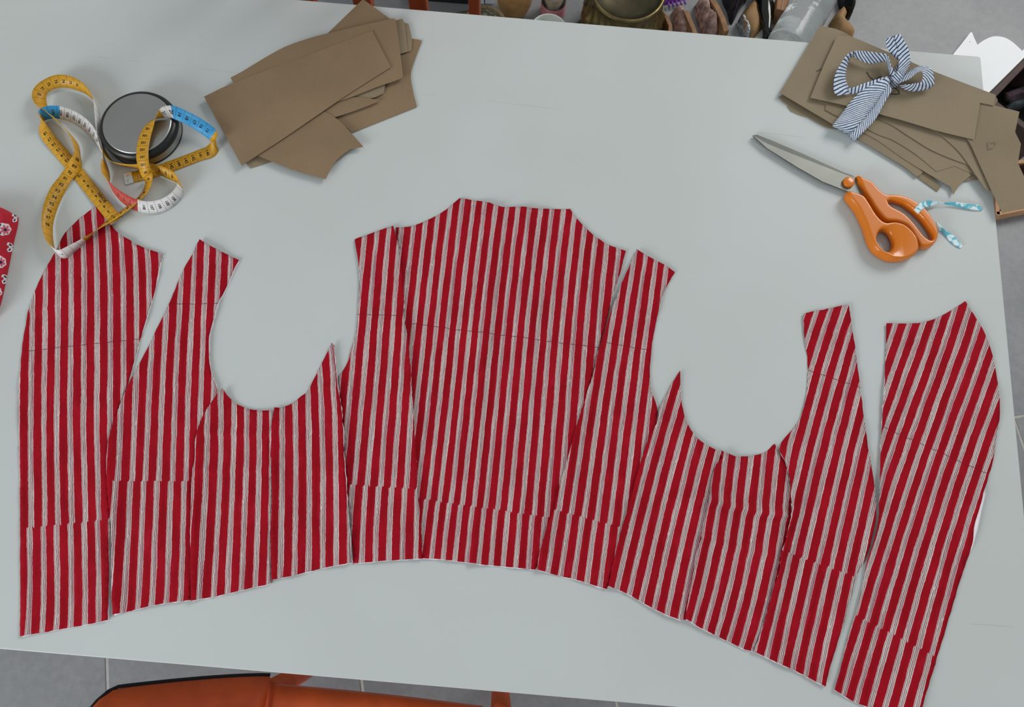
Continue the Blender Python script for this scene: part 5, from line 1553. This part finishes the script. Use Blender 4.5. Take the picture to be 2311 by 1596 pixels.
# ------------------------------------------------------------------ right of the table
M_WBOARD = mat('bright_white_card', (244, 246, 248), 0.6, vary=0.01)
P = smoothloop(wpoly([(2120, 165), (2150, 124), (2170, 99), (2190, 73), (2194, 73), (2199, 86), (2206, 101), (2220, 91), (2238, 83), (2252, 82), (2268, 85), (2284, 94), (2298, 106), (2307, 115), (2316, 106), (2332, 98), (2350, 97), (2360, 130), (2290, 200), (2240, 245), (2180, 245)], 0.012), 0.006, True, 32)
pts, tris = fill([P], 0.02)
o = solid('scalloped_board', pts, tris, np.full(len(pts), 0.012), np.full(len(pts), FZ), M_WBOARD, None, False, (P[:, 0].mean(), P[:, 1].mean(), FZ)); tag(o, 'bright white board with a pointed and scalloped edge, behind the far right table corner', 'board')
mk('tiny_speck', *box(([], []), tuple(U(2189, 94, 0.0124)), (0.002, 0.0012, 0.0006)), mat('grey_speck', (150, 150, 150), 0.8), o)

M_DWOOD = mat('dark_crate_wood', (74, 56, 52), 0.7, vary=0.25, scale=30)
cr = empty('dark_crate', U(2290, 180, FZ)); tag(cr, 'dark wooden crate right of the table holding mottled cloth', 'crate')
hz = 0.27
cs_ = [U(2234, 222, hz), U(2336, 116, hz), None, None]
e1 = (cs_[1] - cs_[0]); e1n = e1.normalized(); e2n = Vector((e1n.y, -e1n.x, 0)); wd = 0.13
cs_[2] = cs_[1] + e2n * wd; cs_[3] = cs_[0] + e2n * wd
for i in range(4):
    p, q = cs_[i], cs_[(i + 1) % 4]; c = (p + q) / 2; d = q - p
    V, Fs = box(([], []), (c.x, c.y, hz / 2 + 0.001), (d.length + 0.012, 0.014, hz - 0.004), math.atan2(d.y, d.x)); bevel(mk('crate_side', V, Fs, M_DWOOD, cr), 0.002)
c = sum(cs_, Vector()) / 4
V, Fs = box(([], []), (c.x, c.y, 0.170), (e1.length - 0.014, wd - 0.014, 0.008), math.atan2(e1n.y, e1n.x)); mk('crate_floor', V, Fs, M_BLACK, cr)
M_MOT = mat('mottled_mauve_cloth', (128, 108, 116), 0.85, vary=0.5, scale=55)
o = empty('cloth_roll', U(2300, 215, FZ)); tag(o, 'mottled mauve and grey rolled cloth at the mouth of the dark crate', 'cloth')
tube('roll', [U(2270, 219, .1855), U(2284, 214, .1855), U(2304, 207, .1855), U(2320, 199, .1855)], 0.010, M_MOT, o, seg=16)
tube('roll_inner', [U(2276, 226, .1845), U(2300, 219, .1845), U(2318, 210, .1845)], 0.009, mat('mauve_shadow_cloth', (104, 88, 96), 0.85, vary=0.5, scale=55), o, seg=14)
o = blob('folded_cloth', [(2268, 240), (2285, 232), (2300, 228), (2312, 226), (2314, 240), (2300, 248), (2282, 250)], 0.176, 0.02, mat('blue_grey_cloth', (104, 114, 118), 0.85, vary=0.1), origin=U(2300, 240, FZ), edge=0.008, step=0.004); tag(o, 'blue-grey folded cloth beside the mauve roll in the crate', 'cloth')

M_CBOX = mat('tan_cardboard_edge', (196, 150, 112), 0.8, vary=0.1)
M_CIN = mat('brown_cardboard', (120, 90, 66), 0.8, vary=0.1)
hz = 0.035
kb_ = [U(2252, 482, hz), U(2352, 462, hz), U(2352, 362, hz), U(2248, 368, hz)]
kx = empty('open_carton', (kb_[0] + kb_[2]) / 2 - Vector((0, 0, hz - FZ))); tag(kx, 'open cardboard carton on the floor under the hanging brown card', 'box')
for i in range(4):
    p, q = kb_[i], kb_[(i + 1) % 4]; c = (p + q) / 2; d = q - p
    V, Fs = box(([], []), (c.x, c.y, hz / 2 + 0.001), (d.length + 0.004, 0.009, hz - 0.002), math.atan2(d.y, d.x)); mk('carton_wall', V, Fs, M_CBOX, kx)
c = sum(kb_, Vector()) / 4
V, Fs = box(([], []), (c.x, c.y, 0.006), ((kb_[1] - kb_[0]).length - 0.01, (kb_[2] - kb_[1]).length - 0.01, 0.008)); mk('carton_base', V, Fs, M_CIN, kx)
o = blob('brown_bundle', [(2288, 384), (2305, 382), (2336, 380), (2338, 440), (2288, 446)], 0.012, 0.07, mat('dark_brown_cloth', (72, 46, 40), 0.85, vary=0.3, scale=40), origin=U(2310, 380, 0.012), rough=0.02, edge=0.05); tag(o, 'dark red-brown cloth bundle inside the open carton', 'cloth')
o = blob('brown_bundle', [(2290, 296), (2320, 290), (2345, 294), (2345, 330), (2304, 336), (2290, 326)], FZ, 0.10, mat('dark_maroon_cloth', (70, 44, 40), 0.85, vary=0.3, scale=40), origin=U(2320, 285, FZ), rough=0.02, edge=0.03); tag(o, 'maroon cloth bundle between the dark crate and the open carton', 'cloth')

# ------------------------------------------------------------------ plain walls of the room, out of view
M_WALL = mat('off_white_wall', (214, 212, 206), 0.9, vary=0.02)
V, Fs = box(([], []), (0, 4.15, 1.3), (7.0, 0.1, 2.6)); tag(mk('wall_back', V, Fs, M_WALL), 'plain off-white wall behind the floor clutter', 'wall', kind='structure')
V, Fs = box(([], []), (-3.45, 0.6, 1.3), (0.1, 7.0, 2.6)); tag(mk('wall_left', V, Fs, M_WALL), 'plain off-white wall to the left of the table', 'wall', kind='structure')

for o in bpy.data.objects:
    if '_org' in o: del o['_org']
